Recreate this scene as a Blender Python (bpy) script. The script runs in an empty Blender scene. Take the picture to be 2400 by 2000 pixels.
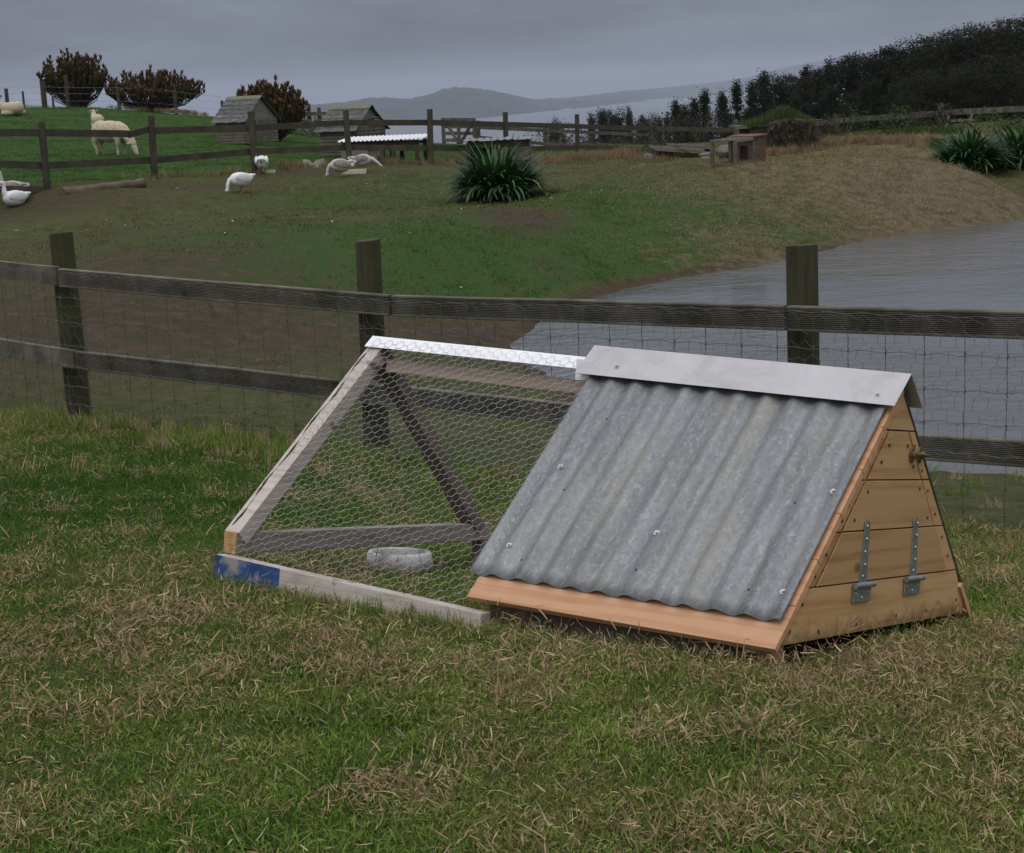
import bpy, bmesh, math, random
import numpy as np
from mathutils import Vector, Matrix

random.seed(7); rng = np.random.default_rng(11)
scene = bpy.context.scene
COL = scene.collection

# ------------------------------------------------------------------ camera
FPX, CX, CY = 3804.6, 1200.0, 1000.0            # focal length and centre in photo pixels (2400 x 2000)
CAM = np.array([[0.998984, -0.00914, -0.044137], [0.0, 0.979224, -0.202783], [0.045073, 0.202577, 0.978228]])  # right, forward, up
cam_d = bpy.data.cameras.new('camera'); cam = bpy.data.objects.new('camera', cam_d); COL.objects.link(cam)
cam_d.sensor_width = 36.0; cam_d.lens = 36.0 * FPX / 2400.0
cam_d.clip_start = 0.05; cam_d.clip_end = 60000.0
Mx = Matrix.Identity(4)
for i in range(3):
    Mx[i][0] = CAM[0][i]; Mx[i][1] = CAM[2][i]; Mx[i][2] = -CAM[1][i]
cam.matrix_world = Mx
scene.camera = cam
scene.render.resolution_x, scene.render.resolution_y = 1024, 853

# ------------------------------------------------------------------ world: heavy overcast
SUN_EL, SUN_AZ = math.radians(58), math.radians(205)
world = bpy.data.worlds.new('World'); scene.world = world; world.use_nodes = True
nt = world.node_tree; nt.nodes.clear()
def wn(t, **k):
    n = nt.nodes.new(t)
    for a, b in k.items(): setattr(n, a, b)
    return n
wout = wn('ShaderNodeOutputWorld'); wbg = wn('ShaderNodeBackground')
sky = wn('ShaderNodeTexSky', sky_type='NISHITA', sun_disc=False, sun_elevation=SUN_EL, sun_rotation=SUN_AZ)
tc = wn('ShaderNodeTexCoord'); sep = wn('ShaderNodeSeparateXYZ'); nt.links.new(tc.outputs['Generated'], sep.inputs[0])
def wmath(op, a, b=None, c=None):
    n = wn('ShaderNodeMath', operation=op)
    for i, v in enumerate((a, b, c)):
        if v is None: continue
        if isinstance(v, (int, float)): n.inputs[i].default_value = v
        else: nt.links.new(v, n.inputs[i])
    return n.outputs[0]
zc = wmath('MAXIMUM', sep.outputs['Z'], 0.0)
# clouds on a flat deck: direction / height
den = wmath('ADD', zc, 0.17)
comb = wn('ShaderNodeCombineXYZ')
nt.links.new(wmath('DIVIDE', sep.outputs['X'], den), comb.inputs[0])
nt.links.new(wmath('DIVIDE', sep.outputs['Y'], den), comb.inputs[1])
noi = wn('ShaderNodeTexNoise'); noi.inputs['Scale'].default_value = 1.15; noi.inputs['Detail'].default_value = 7; noi.inputs['Roughness'].default_value = 0.55
nt.links.new(comb.outputs[0], noi.inputs['Vector'])
cl = wmath('MULTIPLY_ADD', noi.outputs[0], 2.0, 0.0)                     # 0.75 .. 1.3
lum = wmath('MULTIPLY', wmath('MULTIPLY_ADD', zc, 1.34, 0.112), cl)       # overcast sky: brighter towards the zenith
cmix = wn('ShaderNodeMix', data_type='RGBA'); cmix.inputs['A'].default_value = (0.85, 0.95, 1.22, 1); cmix.inputs['B'].default_value = (0.97, 0.99, 1.05, 1)
nt.links.new(wmath('MINIMUM', wmath('MULTIPLY', zc, 3.0), 1.0), cmix.inputs['Factor'])
vm = wn('ShaderNodeVectorMath', operation='SCALE'); nt.links.new(cmix.outputs['Result'], vm.inputs[0]); nt.links.new(lum, vm.inputs['Scale'])
sk = wn('ShaderNodeVectorMath', operation='SCALE'); nt.links.new(sky.outputs[0], sk.inputs[0]); sk.inputs['Scale'].default_value = 0.008
ad = wn('ShaderNodeVectorMath', operation='ADD'); nt.links.new(vm.outputs[0], ad.inputs[0]); nt.links.new(sk.outputs[0], ad.inputs[1])
nt.links.new(ad.outputs[0], wbg.inputs['Color']); wbg.inputs['Strength'].default_value = 1.0
nt.links.new(wbg.outputs[0], wout.inputs['Surface'])

# ------------------------------------------------------------------ sun behind the clouds
sl = bpy.data.lights.new('sun', 'SUN'); sl.energy = 0.95; sl.angle = math.radians(30); sl.color = (1.0, 0.97, 0.92)
so = bpy.data.objects.new('sun', sl); COL.objects.link(so)
sd = Vector((math.sin(SUN_AZ) * math.cos(SUN_EL), math.cos(SUN_AZ) * math.cos(SUN_EL), math.sin(SUN_EL)))
so.rotation_euler = sd.to_track_quat('Z', 'Y').to_euler(); so.location = (0, -5, 30)

scene.view_settings.view_transform = 'Standard'; scene.view_settings.look = 'None'
scene.view_settings.exposure = -0.15; scene.view_settings.gamma = 1.0
scene.cycles.use_denoising = True
scene.cycles.max_bounces = 6; scene.cycles.diffuse_bounces = 3; scene.cycles.glossy_bounces = 3
scene.cycles.transparent_max_bounces = 6; scene.cycles.volume_bounces = 2; scene.cycles.caustics_reflective = False

# ------------------------------------------------------------------ pixel rays (for finding where things stand)
def ray(px, py):
    return np.array([(px - CX) / FPX, 1.0, (CY - py) / FPX]) @ CAM
def at(px, py, Y):
    d = ray(px, py); return d * (Y / d[1])
def project(P):
    c = np.asarray(P) @ CAM.T
    return CX + FPX * c[..., 0] / c[..., 1], CY - FPX * c[..., 2] / c[..., 1]

# coop frame: u along the ridge (0 at the plank gable, negative to the run), v across, z up
COOP_R = np.array([[0.798702, 0.590091, 0.117763], [-0.601573, 0.778642, 0.178396], [0.013575, -0.213329, 0.976886]])
COOP_T = np.array([0.8638, 3.7063, -1.3023])
def coopw(u, v, z): return COOP_R @ np.array([u, v, z]) + COOP_T

# ------------------------------------------------------------------ ground heights
WATER = -1.95
ctrl = [coopw(*q) for q in ((-1.66, -.57, -.070), (-.85, -.57, -.078), (0, -.53, -.060), (0, .56, -.02), (-.8, .55, -.035), (-1.66, .55, -.075), (-1.6, 0, -.075))]
for q in ((1200, 2000, 2.38), (0, 2000, 2.5), (2400, 2000, 2.35), (188, 990, 8.7), (885, 1062, 7.6), (0, 985, 9.0),
          (112, 451, 24), (363, 425, 26), (597, 406, 27.5), (820, 393, 29.3), (1010, 387, 30.5), (1186, 383, 34), (1354, 370, 38),
          (270, 368, 33), (20, 252, 52), (90, 249, 52), (250, 256, 52), (457, 268, 52), (560, 341, 39), (800, 370, 33), (1720, 384, 30), (1640, 380, 29.5),
          (2280, 402, 23), (1960, 338, 34), (2205, 322, 33), (2390, 320, 32), (1166, 470, 23.5), (60, 489, 23.5), (1000, 350, 41), (1300, 345, 44), (760, 345, 42),
          (640, 560, 15.6), (950, 560, 16.2), (1250, 560, 17.3), (1500, 520, 18.8), (300, 620, 14)):
    ctrl.append(at(*q))
def wz(px, py):
    d = ray(px, py); return d * (WATER / d[2])
shore = [wz(*q) for q in ((2340, 1112), (1700, 1088), (1480, 1000), (1330, 900), (1225, 800), (1290, 742), (1420, 688), (1650, 640), (1900, 598), (2150, 545), (2400, 484))]
ctrl += shore
for q in ((1.9, 6.35, -1.72), (0.6, 6.7, -1.72), (3.0, 5.2, -1.66), (5.5, 4.0, -1.6), (4, 6.8, -1.93), (3.2, 10.5, -2.6), (2.2, 13.5, -2.4), (5, 14.5, -2.7), (7, 19.5, -2.5), (9, 12, -2.7), (12, 22, -2.5),
          (-14, 3, -.85), (-14, 12, -1.2), (14, 3, -1.7), (16, 10, -2.4), (18, 19, -2.4), (15, 28, -1.5), (20, 34, -1.3), (25, 45, -1.2), (-25, 30, -.1), (-25, 52, .45),
          (0, 0, -1.1), (-6, 0, -1.0), (6, 0, -1.3), (3.2, 3.2, -1.42), (-3, 4.5, -1.2), (12, 48, -1.6), (0, 52, -1.7), (-14, 42, -.1), (-5, 13, -1.55), (-1.6, 11, -1.72)):
    ctrl.append(np.array(q, float))
ctrl = np.array(ctrl)
def _phi(r2): return np.where(r2 > 1e-12, r2 * np.log(r2 + 1e-12), 0.0)
_n = len(ctrl); _K = _phi(((ctrl[:, None, :2] - ctrl[None, :, :2]) ** 2).sum(-1)) + np.eye(_n) * 0.02
_P = np.c_[np.ones(_n), ctrl[:, :2]]
_A = np.block([[_K, _P], [_P.T, np.zeros((3, 3))]])
_sol = np.linalg.solve(_A, np.r_[ctrl[:, 2], 0, 0, 0])
def _hash(ix, iy, s):
    h = np.sin(ix * 127.1 + iy * 311.7 + s * 74.7) * 43758.5453
    return h - np.floor(h)
def vnoise(x, y, s=0):
    ix, iy = np.floor(x), np.floor(y); fx, fy = x - ix, y - iy
    fx = fx * fx * (3 - 2 * fx); fy = fy * fy * (3 - 2 * fy)
    a, b, c, d = _hash(ix, iy, s), _hash(ix + 1, iy, s), _hash(ix, iy + 1, s), _hash(ix + 1, iy + 1, s)
    return a + (b - a) * fx + (c - a) * fy + (a - b - c + d) * fx * fy
def fbm(x, y, s=0, o=4):
    t = 0; w = .5; tot = 0
    for i in range(o):
        t = t + w * vnoise(x * 2 ** i, y * 2 ** i, s + i); tot += w; w *= .5
    return t / tot
def ground(x, y, fine=True):
    x = np.asarray(x, float); y = np.asarray(y, float)
    sh = x.shape; x = x.ravel(); y = y.ravel()
    yE = 46 + 7 / (1 + np.exp((x + 3) / 2.5))
    xc = np.clip(x, -26, 26); yc = np.clip(y, 0, yE)
    z = np.empty(len(x))
    for i in range(0, len(x), 20000):
        sl_ = slice(i, i + 20000)
        r2 = (xc[sl_, None] - ctrl[None, :, 0]) ** 2 + (yc[sl_, None] - ctrl[None, :, 1]) ** 2
        z[sl_] = _phi(r2) @ _sol[:_n] + _sol[_n] + _sol[_n + 1] * xc[sl_] + _sol[_n + 2] * yc[sl_]
    if fine:
        z = z + ((fbm(x * 3, y * 3, 3, 3) - .5) * .03 + (fbm(x * 8, y * 8, 6, 2) - .5) * .022) * np.clip(1 - (y - 9) / 20, .4, 1)
        z = z + ((fbm(x * .8, y * .8, 9, 2) - .5) * .10 + (fbm(x * 2.3, y * 2.3, 14, 2) - .5) * .055) * np.clip((y - 10) / 6, 0, 1)
    d = np.maximum(0, y - yE)
    z = z - 64 * (1 - np.exp(-d / 260.0)) * np.clip(d / 6, 0, 1) ** .7
    dx = np.maximum(0, np.abs(x) - 26)
    z = np.maximum(z - 64 * (1 - np.exp(-np.maximum(0, dx - 60) / 300)), -66)
    return z.reshape(sh)
def gz(x, y): return float(ground(np.array([x]), np.array([y]))[0])
def G(px, py, y0=1.5, y1=120):
    """where the ray through a photo pixel meets the ground"""
    d = ray(px, py); t = np.geomspace(y0, y1, 900); P = d[None, :] * (t / d[1])[:, None]
    g = ground(P[:, 0], P[:, 1]); k = np.nonzero(P[:, 2] < g)[0]
    if len(k) == 0: return P[-1]
    i = max(k[0], 1); a = P[i - 1, 2] - g[i - 1]; b = g[i] - P[i, 2]; f = a / (a + b + 1e-9)
    return P[i - 1] + (P[i] - P[i - 1]) * f
def atg(px, Y):
    """ground point on the vertical plane y = Y under photo column px (taken near the horizon)"""
    p = at(px, 400, Y); return np.array([p[0], Y, gz(p[0], Y)])

# ------------------------------------------------------------------ materials
MATS = {}
def material(name):
    m = bpy.data.materials.new(name); m.use_nodes = True
    n = m.node_tree; n.nodes.clear()
    o = n.nodes.new('ShaderNodeOutputMaterial'); b = n.nodes.new('ShaderNodeBsdfPrincipled'); n.links.new(b.outputs[0], o.inputs['Surface'])
    MATS[name] = m
    return m, n, b, o
def nd(n, t, **k):
    q = n.nodes.new(t)
    for a, v in k.items():
        if a in q.inputs if isinstance(a, str) and a in [i.name for i in q.inputs] else False: q.inputs[a].default_value = v
        else: setattr(q, a, v)
    return q
def coords(n, scale=(1, 1, 1), rand=True, kind='Object'):
    t = n.nodes.new('ShaderNodeTexCoord'); mp = n.nodes.new('ShaderNodeMapping'); mp.inputs['Scale'].default_value = scale
    n.links.new(t.outputs[kind], mp.inputs['Vector'])
    if rand:
        oi = n.nodes.new('ShaderNodeObjectInfo'); mu = n.nodes.new('ShaderNodeMath'); mu.operation = 'MULTIPLY'; mu.inputs[1].default_value = 37.0
        n.links.new(oi.outputs['Random'], mu.inputs[0])
        cb = n.nodes.new('ShaderNodeCombineXYZ')
        for i in range(3): n.links.new(mu.outputs[0], cb.inputs[i])
        n.links.new(cb.outputs[0], mp.inputs['Location'])
    return mp.outputs[0]
def noise(n, vec, scale, detail=4, rough=.55, dist=0.0):
    q = n.nodes.new('ShaderNodeTexNoise'); q.inputs['Scale'].default_value = scale; q.inputs['Detail'].default_value = detail
    q.inputs['Roughness'].default_value = rough; q.inputs['Distortion'].default_value = dist
    n.links.new(vec, q.inputs['Vector']); return q.outputs[0]
def ramp(n, fac, stops):
    r = n.nodes.new('ShaderNodeValToRGB'); e = r.color_ramp.elements
    while len(e) < len(stops): e.new(.5)
    for el, (p, c) in zip(e, stops): el.position = p; el.color = (*c, 1) if len(c) == 3 else c
    n.links.new(fac, r.inputs[0]); return r.outputs[0]
def mixc(n, a, b, fac, mode='MIX'):
    m = n.nodes.new('ShaderNodeMix'); m.data_type = 'RGBA'; m.blend_type = mode
    for s, v in (('A', a), ('B', b), ('Factor', fac)):
        if isinstance(v, (int, float)): m.inputs[s].default_value = v
        elif isinstance(v, tuple): m.inputs[s].default_value = (*v, 1)
        else: n.links.new(v, m.inputs[s])
    return m.outputs['Result']
def bump(n, b, h, strength=.3, dist=.01):
    q = n.nodes.new('ShaderNodeBump'); q.inputs['Strength'].default_value = strength; q.inputs['Distance'].default_value = dist
    n.links.new(h, q.inputs['Height']); n.links.new(q.outputs[0], b.inputs['Normal'])
VARY = {'new_pine_gable': .22, 'new_pine': .12, 'fence_rail': .2, 'far_rail': .2, 'shingle': .3, 'red_plank': .25, 'hut_wall': .15}
def simple(name, stops, scale=8, stretch=(1, 1, 1), rough=.8, bumps=.2, bdist=.004, metal=0.0, spec=.3, detail=5, patch=None, rand=True):
    m, n, b, o = material(name)
    v = coords(n, stretch, rand)
    f = noise(n, v, scale, detail)
    c = ramp(n, f, stops)
    if patch:                                   # (colour, scale, lo, hi): stains with a shape of their own
        pc, ps, lo, hi = patch
        pf = noise(n, coords(n, (1, 1, 1), rand), ps, 4)
        pf = ramp(n, pf, [(lo, (0, 0, 0)), (hi, (1, 1, 1))])
        c = mixc(n, c, pc, pf)
    if name in VARY:
        oi = n.nodes.new('ShaderNodeObjectInfo'); q = n.nodes.new('ShaderNodeMath'); q.operation = 'MULTIPLY_ADD'; q.inputs[1].default_value = VARY[name]; q.inputs[2].default_value = 1 - VARY[name] * .6
        n.links.new(oi.outputs['Random'], q.inputs[0]); sc = n.nodes.new('ShaderNodeVectorMath'); sc.operation = 'SCALE'; n.links.new(c, sc.inputs[0]); n.links.new(q.outputs[0], sc.inputs['Scale']); c = sc.outputs[0]
    n.links.new(c, b.inputs['Base Color']); b.inputs['Roughness'].default_value = rough; b.inputs['Metallic'].default_value = metal
    b.inputs['Specular IOR Level'].default_value = spec
    if bumps: bump(n, b, f, bumps, bdist)
    return m
# woods: stretch is small along the grain
simple('new_pine', [(.25, (.40, .225, .125)), (.5, (.50, .295, .17)), (.75, (.57, .36, .22))], 9, (.6, 9, 9), .6, .12, .002, patch=((.36, .19, .09), 7, .62, .78))
simple('new_pine_gable', [(.25, (.33, .20, .105)), (.5, (.42, .27, .145)), (.75, (.49, .33, .18))], 9, (9, .7, 8), .62, .12, .002, patch=((.34, .17, .085), 6, .62, .8))
def sawn(name, dark, mid, light, along):
    m, n, b, o = material(name)
    st = [1.0, 1.0, 1.0]; st[along] = .13
    v = coords(n, tuple(st), True); warp = noise(n, v, 9, 3, .5)
    wv = n.nodes.new('ShaderNodeTexWave'); wv.wave_type = 'RINGS'; wv.rings_direction = 'XYZ'[along]; wv.inputs['Scale'].default_value = 7.0; wv.inputs['Distortion'].default_value = 7.0; wv.inputs['Detail'].default_value = 3; wv.inputs['Detail Scale'].default_value = 1.6
    n.links.new(v, wv.inputs['Vector'])
    st2 = [90.0] * 3; st2[along] = 3.0; fine = noise(n, coords(n, tuple(st2), True), 1.0, 3)
    a = n.nodes.new('ShaderNodeMath'); a.operation = 'MULTIPLY_ADD'; a.inputs[1].default_value = .38; n.links.new(wv.outputs['Fac'], a.inputs[0]); n.links.new(fine, a.inputs[2])
    a2 = n.nodes.new('ShaderNodeMath'); a2.operation = 'MULTIPLY_ADD'; a2.inputs[1].default_value = .6; n.links.new(warp, a2.inputs[0]); n.links.new(a.outputs[0], a2.inputs[2])
    c = ramp(n, a2.outputs[0], [(.55, dark), (.95, mid), (1.3, light)])
    r = ramp(n, a2.outputs[0], [(.60, dark), (.82, mid), (1.0, light)])
    kn = n.nodes.new('ShaderNodeTexVoronoi'); kn.inputs['Scale'].default_value = 5.5; st3 = [1.0] * 3; st3[along] = .55; n.links.new(coords(n, tuple(st3), True), kn.inputs['Vector'])
    kf = ramp(n, kn.outputs['Distance'], [(.03, (.8, .8, .8)), (.085, (0, 0, 0))]); c = mixc(n, r, tuple(q * .42 for q in dark), kf)
    oi = n.nodes.new('ShaderNodeObjectInfo'); q = n.nodes.new('ShaderNodeMath'); q.operation = 'MULTIPLY_ADD'; q.inputs[1].default_value = .26; q.inputs[2].default_value = .86
    n.links.new(oi.outputs['Random'], q.inputs[0]); sc = n.nodes.new('ShaderNodeVectorMath'); sc.operation = 'SCALE'; n.links.new(c, sc.inputs[0]); n.links.new(q.outputs[0], sc.inputs['Scale'])
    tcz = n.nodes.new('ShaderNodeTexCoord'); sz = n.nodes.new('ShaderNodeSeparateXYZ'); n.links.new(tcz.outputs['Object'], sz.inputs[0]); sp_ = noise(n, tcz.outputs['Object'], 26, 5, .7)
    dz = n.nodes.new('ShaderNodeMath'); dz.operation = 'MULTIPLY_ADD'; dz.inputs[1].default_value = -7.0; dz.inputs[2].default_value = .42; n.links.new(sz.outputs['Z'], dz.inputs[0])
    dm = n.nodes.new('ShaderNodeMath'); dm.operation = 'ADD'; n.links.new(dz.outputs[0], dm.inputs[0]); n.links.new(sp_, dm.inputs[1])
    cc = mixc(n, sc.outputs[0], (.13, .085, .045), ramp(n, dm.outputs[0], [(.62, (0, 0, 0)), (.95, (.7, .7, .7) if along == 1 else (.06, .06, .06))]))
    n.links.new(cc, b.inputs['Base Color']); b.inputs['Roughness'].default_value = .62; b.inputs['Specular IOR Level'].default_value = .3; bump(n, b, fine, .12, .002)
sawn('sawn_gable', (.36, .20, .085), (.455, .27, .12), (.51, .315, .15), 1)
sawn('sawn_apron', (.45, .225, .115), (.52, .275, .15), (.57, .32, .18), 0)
simple('saw_cut', [(.35, (.13, .03, .010)), (.55, (.36, .10, .028)), (.75, (.50, .21, .075))], 60, (1, 1, 1), .9)
simple('pine_end', [(.3, (.45, .20, .07)), (.7, (.66, .36, .15))], 60, (1, 1, 1), .8)
simple('pale_timber', [(.25, (.30, .255, .22)), (.5, (.47, .41, .37)), (.8, (.56, .50, .46))], 7, (1, 1.2, 9), .8, .25, .003, patch=((.16, .115, .09), 9, .64, .7))
simple('grey_timber', [(.25, (.16, .135, .115)), (.5, (.25, .215, .19)), (.8, (.33, .29, .26))], 8, (5, .8, 8), .85, .25, .003)
simple('brown_timber', [(.25, (.11, .082, .066)), (.5, (.165, .125, .10)), (.8, (.22, .17, .14))], 8, (1, 1, 1), .85, .2, .003)
simple('purlin_timber', [(.25, (.24, .185, .15)), (.5, (.34, .27, .225)), (.8, (.42, .345, .29))], 8, (.7, 9, 9), .8, .2, .003)
simple('end_grain', [(.3, (.30, .17, .06)), (.7, (.52, .33, .14))], 50, (1, 1, 1), .85)
simple('blue_paint', [(.3, (.014, .05, .15)), (.7, (.03, .09, .24))], 14, (1, 1, 1), .6, .15, .002, patch=((.27, .25, .23), 11, .52, .62))
simple('fence_post', [(.2, (.024, .023, .013)), (.5, (.048, .044, .026)), (.85, (.09, .08, .052))], 6, (6, 6, .6), .9, .5, .008, patch=((.055, .062, .016), 5, .45, .7))
simple('fence_rail', [(.2, (.050, .045, .035)), (.5, (.118, .106, .084)), (.85, (.22, .20, .165))], 7, (1, 1, 1), .9, .3, .004, patch=((.05, .048, .025), 4, .5, .75))
simple('far_rail', [(.2, (.035, .03, .022)), (.5, (.065, .055, .04)), (.85, (.105, .092, .068))], 5, (1, 1, 1), .9, .2, .004)
simple('hut_wall', [(.2, (.07, .06, .048)), (.5, (.12, .105, .085)), (.85, (.18, .16, .13))], 6, (1, 1, 1), .9, .2, .004)
simple('hut_panel', [(.2, (.15, .14, .12)), (.8, (.22, .205, .18))], 5, (1, 1, 1), .9, .2, .004)
simple('shingle', [(.2, (.055, .055, .055)), (.5, (.10, .10, .098)), (.85, (.19, .185, .17))], 9, (1, 1, 1), .9, .3, .006, patch=((.20, .20, .14), 9, .62, .72))
simple('lichen_ridge', [(.2, (.12, .12, .075)), (.8, (.22, .22, .15))], 14, (1, 1, 1), .9)
simple('red_plank', [(.2, (.075, .045, .036)), (.5, (.125, .075, .058)), (.85, (.17, .115, .09))], 7, (1, 1, 6), .85, .2, .004)
simple('log_bark', [(.2, (.055, .042, .03)), (.5, (.11, .085, .06)), (.85, (.19, .15, .105))], 6, (1, 1, 1), .9, .4, .01)
simple('stone', [(.2, (.06, .057, .048)), (.5, (.12, .11, .095)), (.85, (.2, .18, .15))], 9, (1, 1, 1), .9, .5, .02)
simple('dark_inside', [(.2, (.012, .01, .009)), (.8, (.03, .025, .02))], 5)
simple('yellow_ply', [(.2, (.30, .22, .09)), (.8, (.38, .28, .12))], 5)
simple('white_sheet', [(.3, (.74, .74, .78)), (.7, (.82, .82, .85))], 5, (1, 1, 1), .4, .05, .002, metal=.1)
simple('white_paint', [(.3, (.78, .78, .80)), (.7, (.86, .86, .88))], 5, (1, 1, 1), .32, .04, .001, spec=.5)
simple('zinc_hinge', [(.3, (.26, .27, .28)), (.7, (.38, .39, .40))], 40, (1, 1, 1), .45, .15, .001, metal=.7)
simple('bolt_metal', [(.3, (.42, .43, .45)), (.7, (.6, .6, .62))], 40, (1, 1, 1), .35, .1, .001, metal=.8)
simple('nail', [(.3, (.07, .045, .03)), (.7, (.12, .08, .05))], 60, metal=.4, rough=.6)
simple('brass_latch', [(.3, (.13, .085, .03)), (.7, (.28, .2, .09))], 60, (1, 1, 1), .45, .2, .001, metal=.8)
simple('wire_bright', [(.3, (.21, .21, .21)), (.7, (.32, .32, .32))], 50, (1, 1, 1), .45, 0, 0, metal=.35, spec=.5)
simple('wire_dull', [(.3, (.07, .07, .07)), (.7, (.14, .14, .14))], 30, (1, 1, 1), .55, 0, 0, metal=.4)
simple('wire_thin', [(.3, (.09, .09, .085)), (.7, (.15, .15, .145))], 30, (1, 1, 1), .6, 0, 0, metal=.3)
simple('bowl_glaze', [(.3, (.44, .43, .43)), (.7, (.60, .59, .59))], 12, (1, 1, 1), .4, .1, .002, spec=.5, patch=((.2, .15, .1), 22, .66, .72))
simple('wool', [(.25, (.34, .28, .18)), (.5, (.50, .425, .30)), (.8, (.60, .52, .39))], 16, (1, 1, 1), .95, .8, .03, spec=.1)
simple('sheep_skin', [(.3, (.42, .34, .26)), (.7, (.54, .46, .37))], 20, (1, 1, 1), .9, .1, .003, spec=.1)
simple('dark_horn', [(.3, (.05, .03, .02)), (.7, (.10, .06, .04))], 20)
simple('goose_white', [(.3, (.66, .66, .65)), (.7, (.78, .78, .77))], 18, (1, 1, 1), .85, .3, .008, spec=.15)
simple('goose_grey', [(.25, (.17, .145, .125)), (.5, (.30, .265, .235)), (.8, (.44, .41, .38))], 10, (1, 4, 1), .9, .3, .008, spec=.15)
simple('goose_pale', [(.25, (.40, .375, .34)), (.7, (.58, .56, .53))], 9, (1, 3, 1), .9, .3, .008, spec=.15)
simple('orange_bill', [(.3, (.46, .15, .04)), (.7, (.58, .22, .07))], 20, rough=.5)
simple('cream_plastic', [(.3, (.46, .43, .32)), (.7, (.60, .57, .45))], 8, (1, 1, 1), .5, .05, .002)
simple('blue_drum', [(.3, (.07, .09, .10)), (.7, (.12, .145, .155))], 8, (1, 1, 1), .55, .1, .003)
simple('trunk', [(.3, (.035, .026, .02)), (.7, (.09, .07, .055))], 3, (3, 3, .6), .95, .5, .03)
simple('shrub_stem', [(.3, (.05, .036, .026)), (.7, (.11, .085, .065))], 14)
simple('feather', [(.3, (.7, .7, .7)), (.7, (.8, .8, .8))], 14)

def leafmat(name, stops, rough=.6, transl=.25, spec=.35, scale=3.0):
    """two-sided leaf: colour varies per leaf and over the crown"""
    m, n, b, o = material(name)
    geo = n.nodes.new('ShaderNodeNewGeometry'); oi = n.nodes.new('ShaderNodeObjectInfo')
    nf = noise(n, coords(n, (1, 1, 1), True), scale, 3)
    a = n.nodes.new('ShaderNodeMath'); a.operation = 'MULTIPLY_ADD'; a.inputs[1].default_value = .6; a.inputs[2].default_value = -.3
    n.links.new(geo.outputs['Random Per Island'], a.inputs[0])
    s = n.nodes.new('ShaderNodeMath'); s.operation = 'ADD'; n.links.new(a.outputs[0], s.inputs[0]); n.links.new(nf, s.inputs[1])
    c = ramp(n, s.outputs[0], stops)
    n.links.new(c, b.inputs['Base Color']); b.inputs['Roughness'].default_value = rough; b.inputs['Specular IOR Level'].default_value = spec
    if transl:
        t = n.nodes.new('ShaderNodeBsdfTranslucent'); n.links.new(c, t.inputs[0]); mx = n.nodes.new('ShaderNodeMixShader'); mx.inputs[0].default_value = transl
        n.links.new(b.outputs[0], mx.inputs[1]); n.links.new(t.outputs[0], mx.inputs[2]); n.links.new(mx.outputs[0], o.inputs['Surface'])
    return m
leafmat('agapanthus_leaf', [(.1, (.014, .045, .012)), (.5, (.028, .085, .02)), (.8, (.05, .125, .03)), (1, (.11, .16, .055))], .48, .18, .4)
leafmat('protea_leaf', [(.1, (.045, .042, .016)), (.5, (.085, .070, .028)), (.9, (.14, .105, .045))], .7, .15, .2)
leafmat('protea_head', [(.1, (.075, .042, .024)), (.5, (.135, .075, .040)), (.9, (.20, .115, .06))], .7, .1, .2)
leafmat('pine_needles', [(.1, (.006, .012, .006)), (.5, (.013, .024, .010)), (.9, (.026, .040, .016))], .8, .1, .15, .25)
leafmat('cypress_leaf', [(.1, (.009, .012, .006)), (.5, (.020, .024, .011)), (.9, (.042, .042, .020))], .8, .1, .15, .25)
leafmat('bush_leaf', [(.1, (.02, .035, .010)), (.5, (.045, .07, .02)), (.9, (.08, .105, .032))], .7, .2, .2)
leafmat('dusky_leaf', [(.1, (.02, .019, .015)), (.5, (.042, .038, .030)), (.9, (.075, .065, .05))], .8, .1, .15)
leafmat('straw', [(.1, (.11, .07, .04)), (.5, (.22, .155, .095)), (.9, (.36, .27, .18))], .85, .15, .15)
leafmat('tuft_green', [(.1, (.03, .055, .012)), (.5, (.055, .09, .022)), (.9, (.10, .13, .04))], .7, .25, .2)

def attr_leaf(name):
    m, n, b, o = material(name)
    a = n.nodes.new('ShaderNodeAttribute'); a.attribute_type = 'INSTANCER'; a.attribute_name = 'tint'
    geo = n.nodes.new('ShaderNodeNewGeometry')
    v = n.nodes.new('ShaderNodeMath'); v.operation = 'MULTIPLY_ADD'; v.inputs[1].default_value = .9; v.inputs[2].default_value = .55
    n.links.new(geo.outputs['Random Per Island'], v.inputs[0])
    sc = n.nodes.new('ShaderNodeVectorMath'); sc.operation = 'SCALE'; n.links.new(a.outputs['Color'], sc.inputs[0]); n.links.new(v.outputs[0], sc.inputs['Scale'])
    n.links.new(sc.outputs[0], b.inputs['Base Color']); b.inputs['Roughness'].default_value = .85; b.inputs['Specular IOR Level'].default_value = .08
    t = n.nodes.new('ShaderNodeBsdfTranslucent'); n.links.new(sc.outputs[0], t.inputs[0]); mx = n.nodes.new('ShaderNodeMixShader'); mx.inputs[0].default_value = .3
    n.links.new(b.outputs[0], mx.inputs[1]); n.links.new(t.outputs[0], mx.inputs[2]); n.links.new(mx.outputs[0], o.inputs['Surface'])
attr_leaf('grass_blade')

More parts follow.
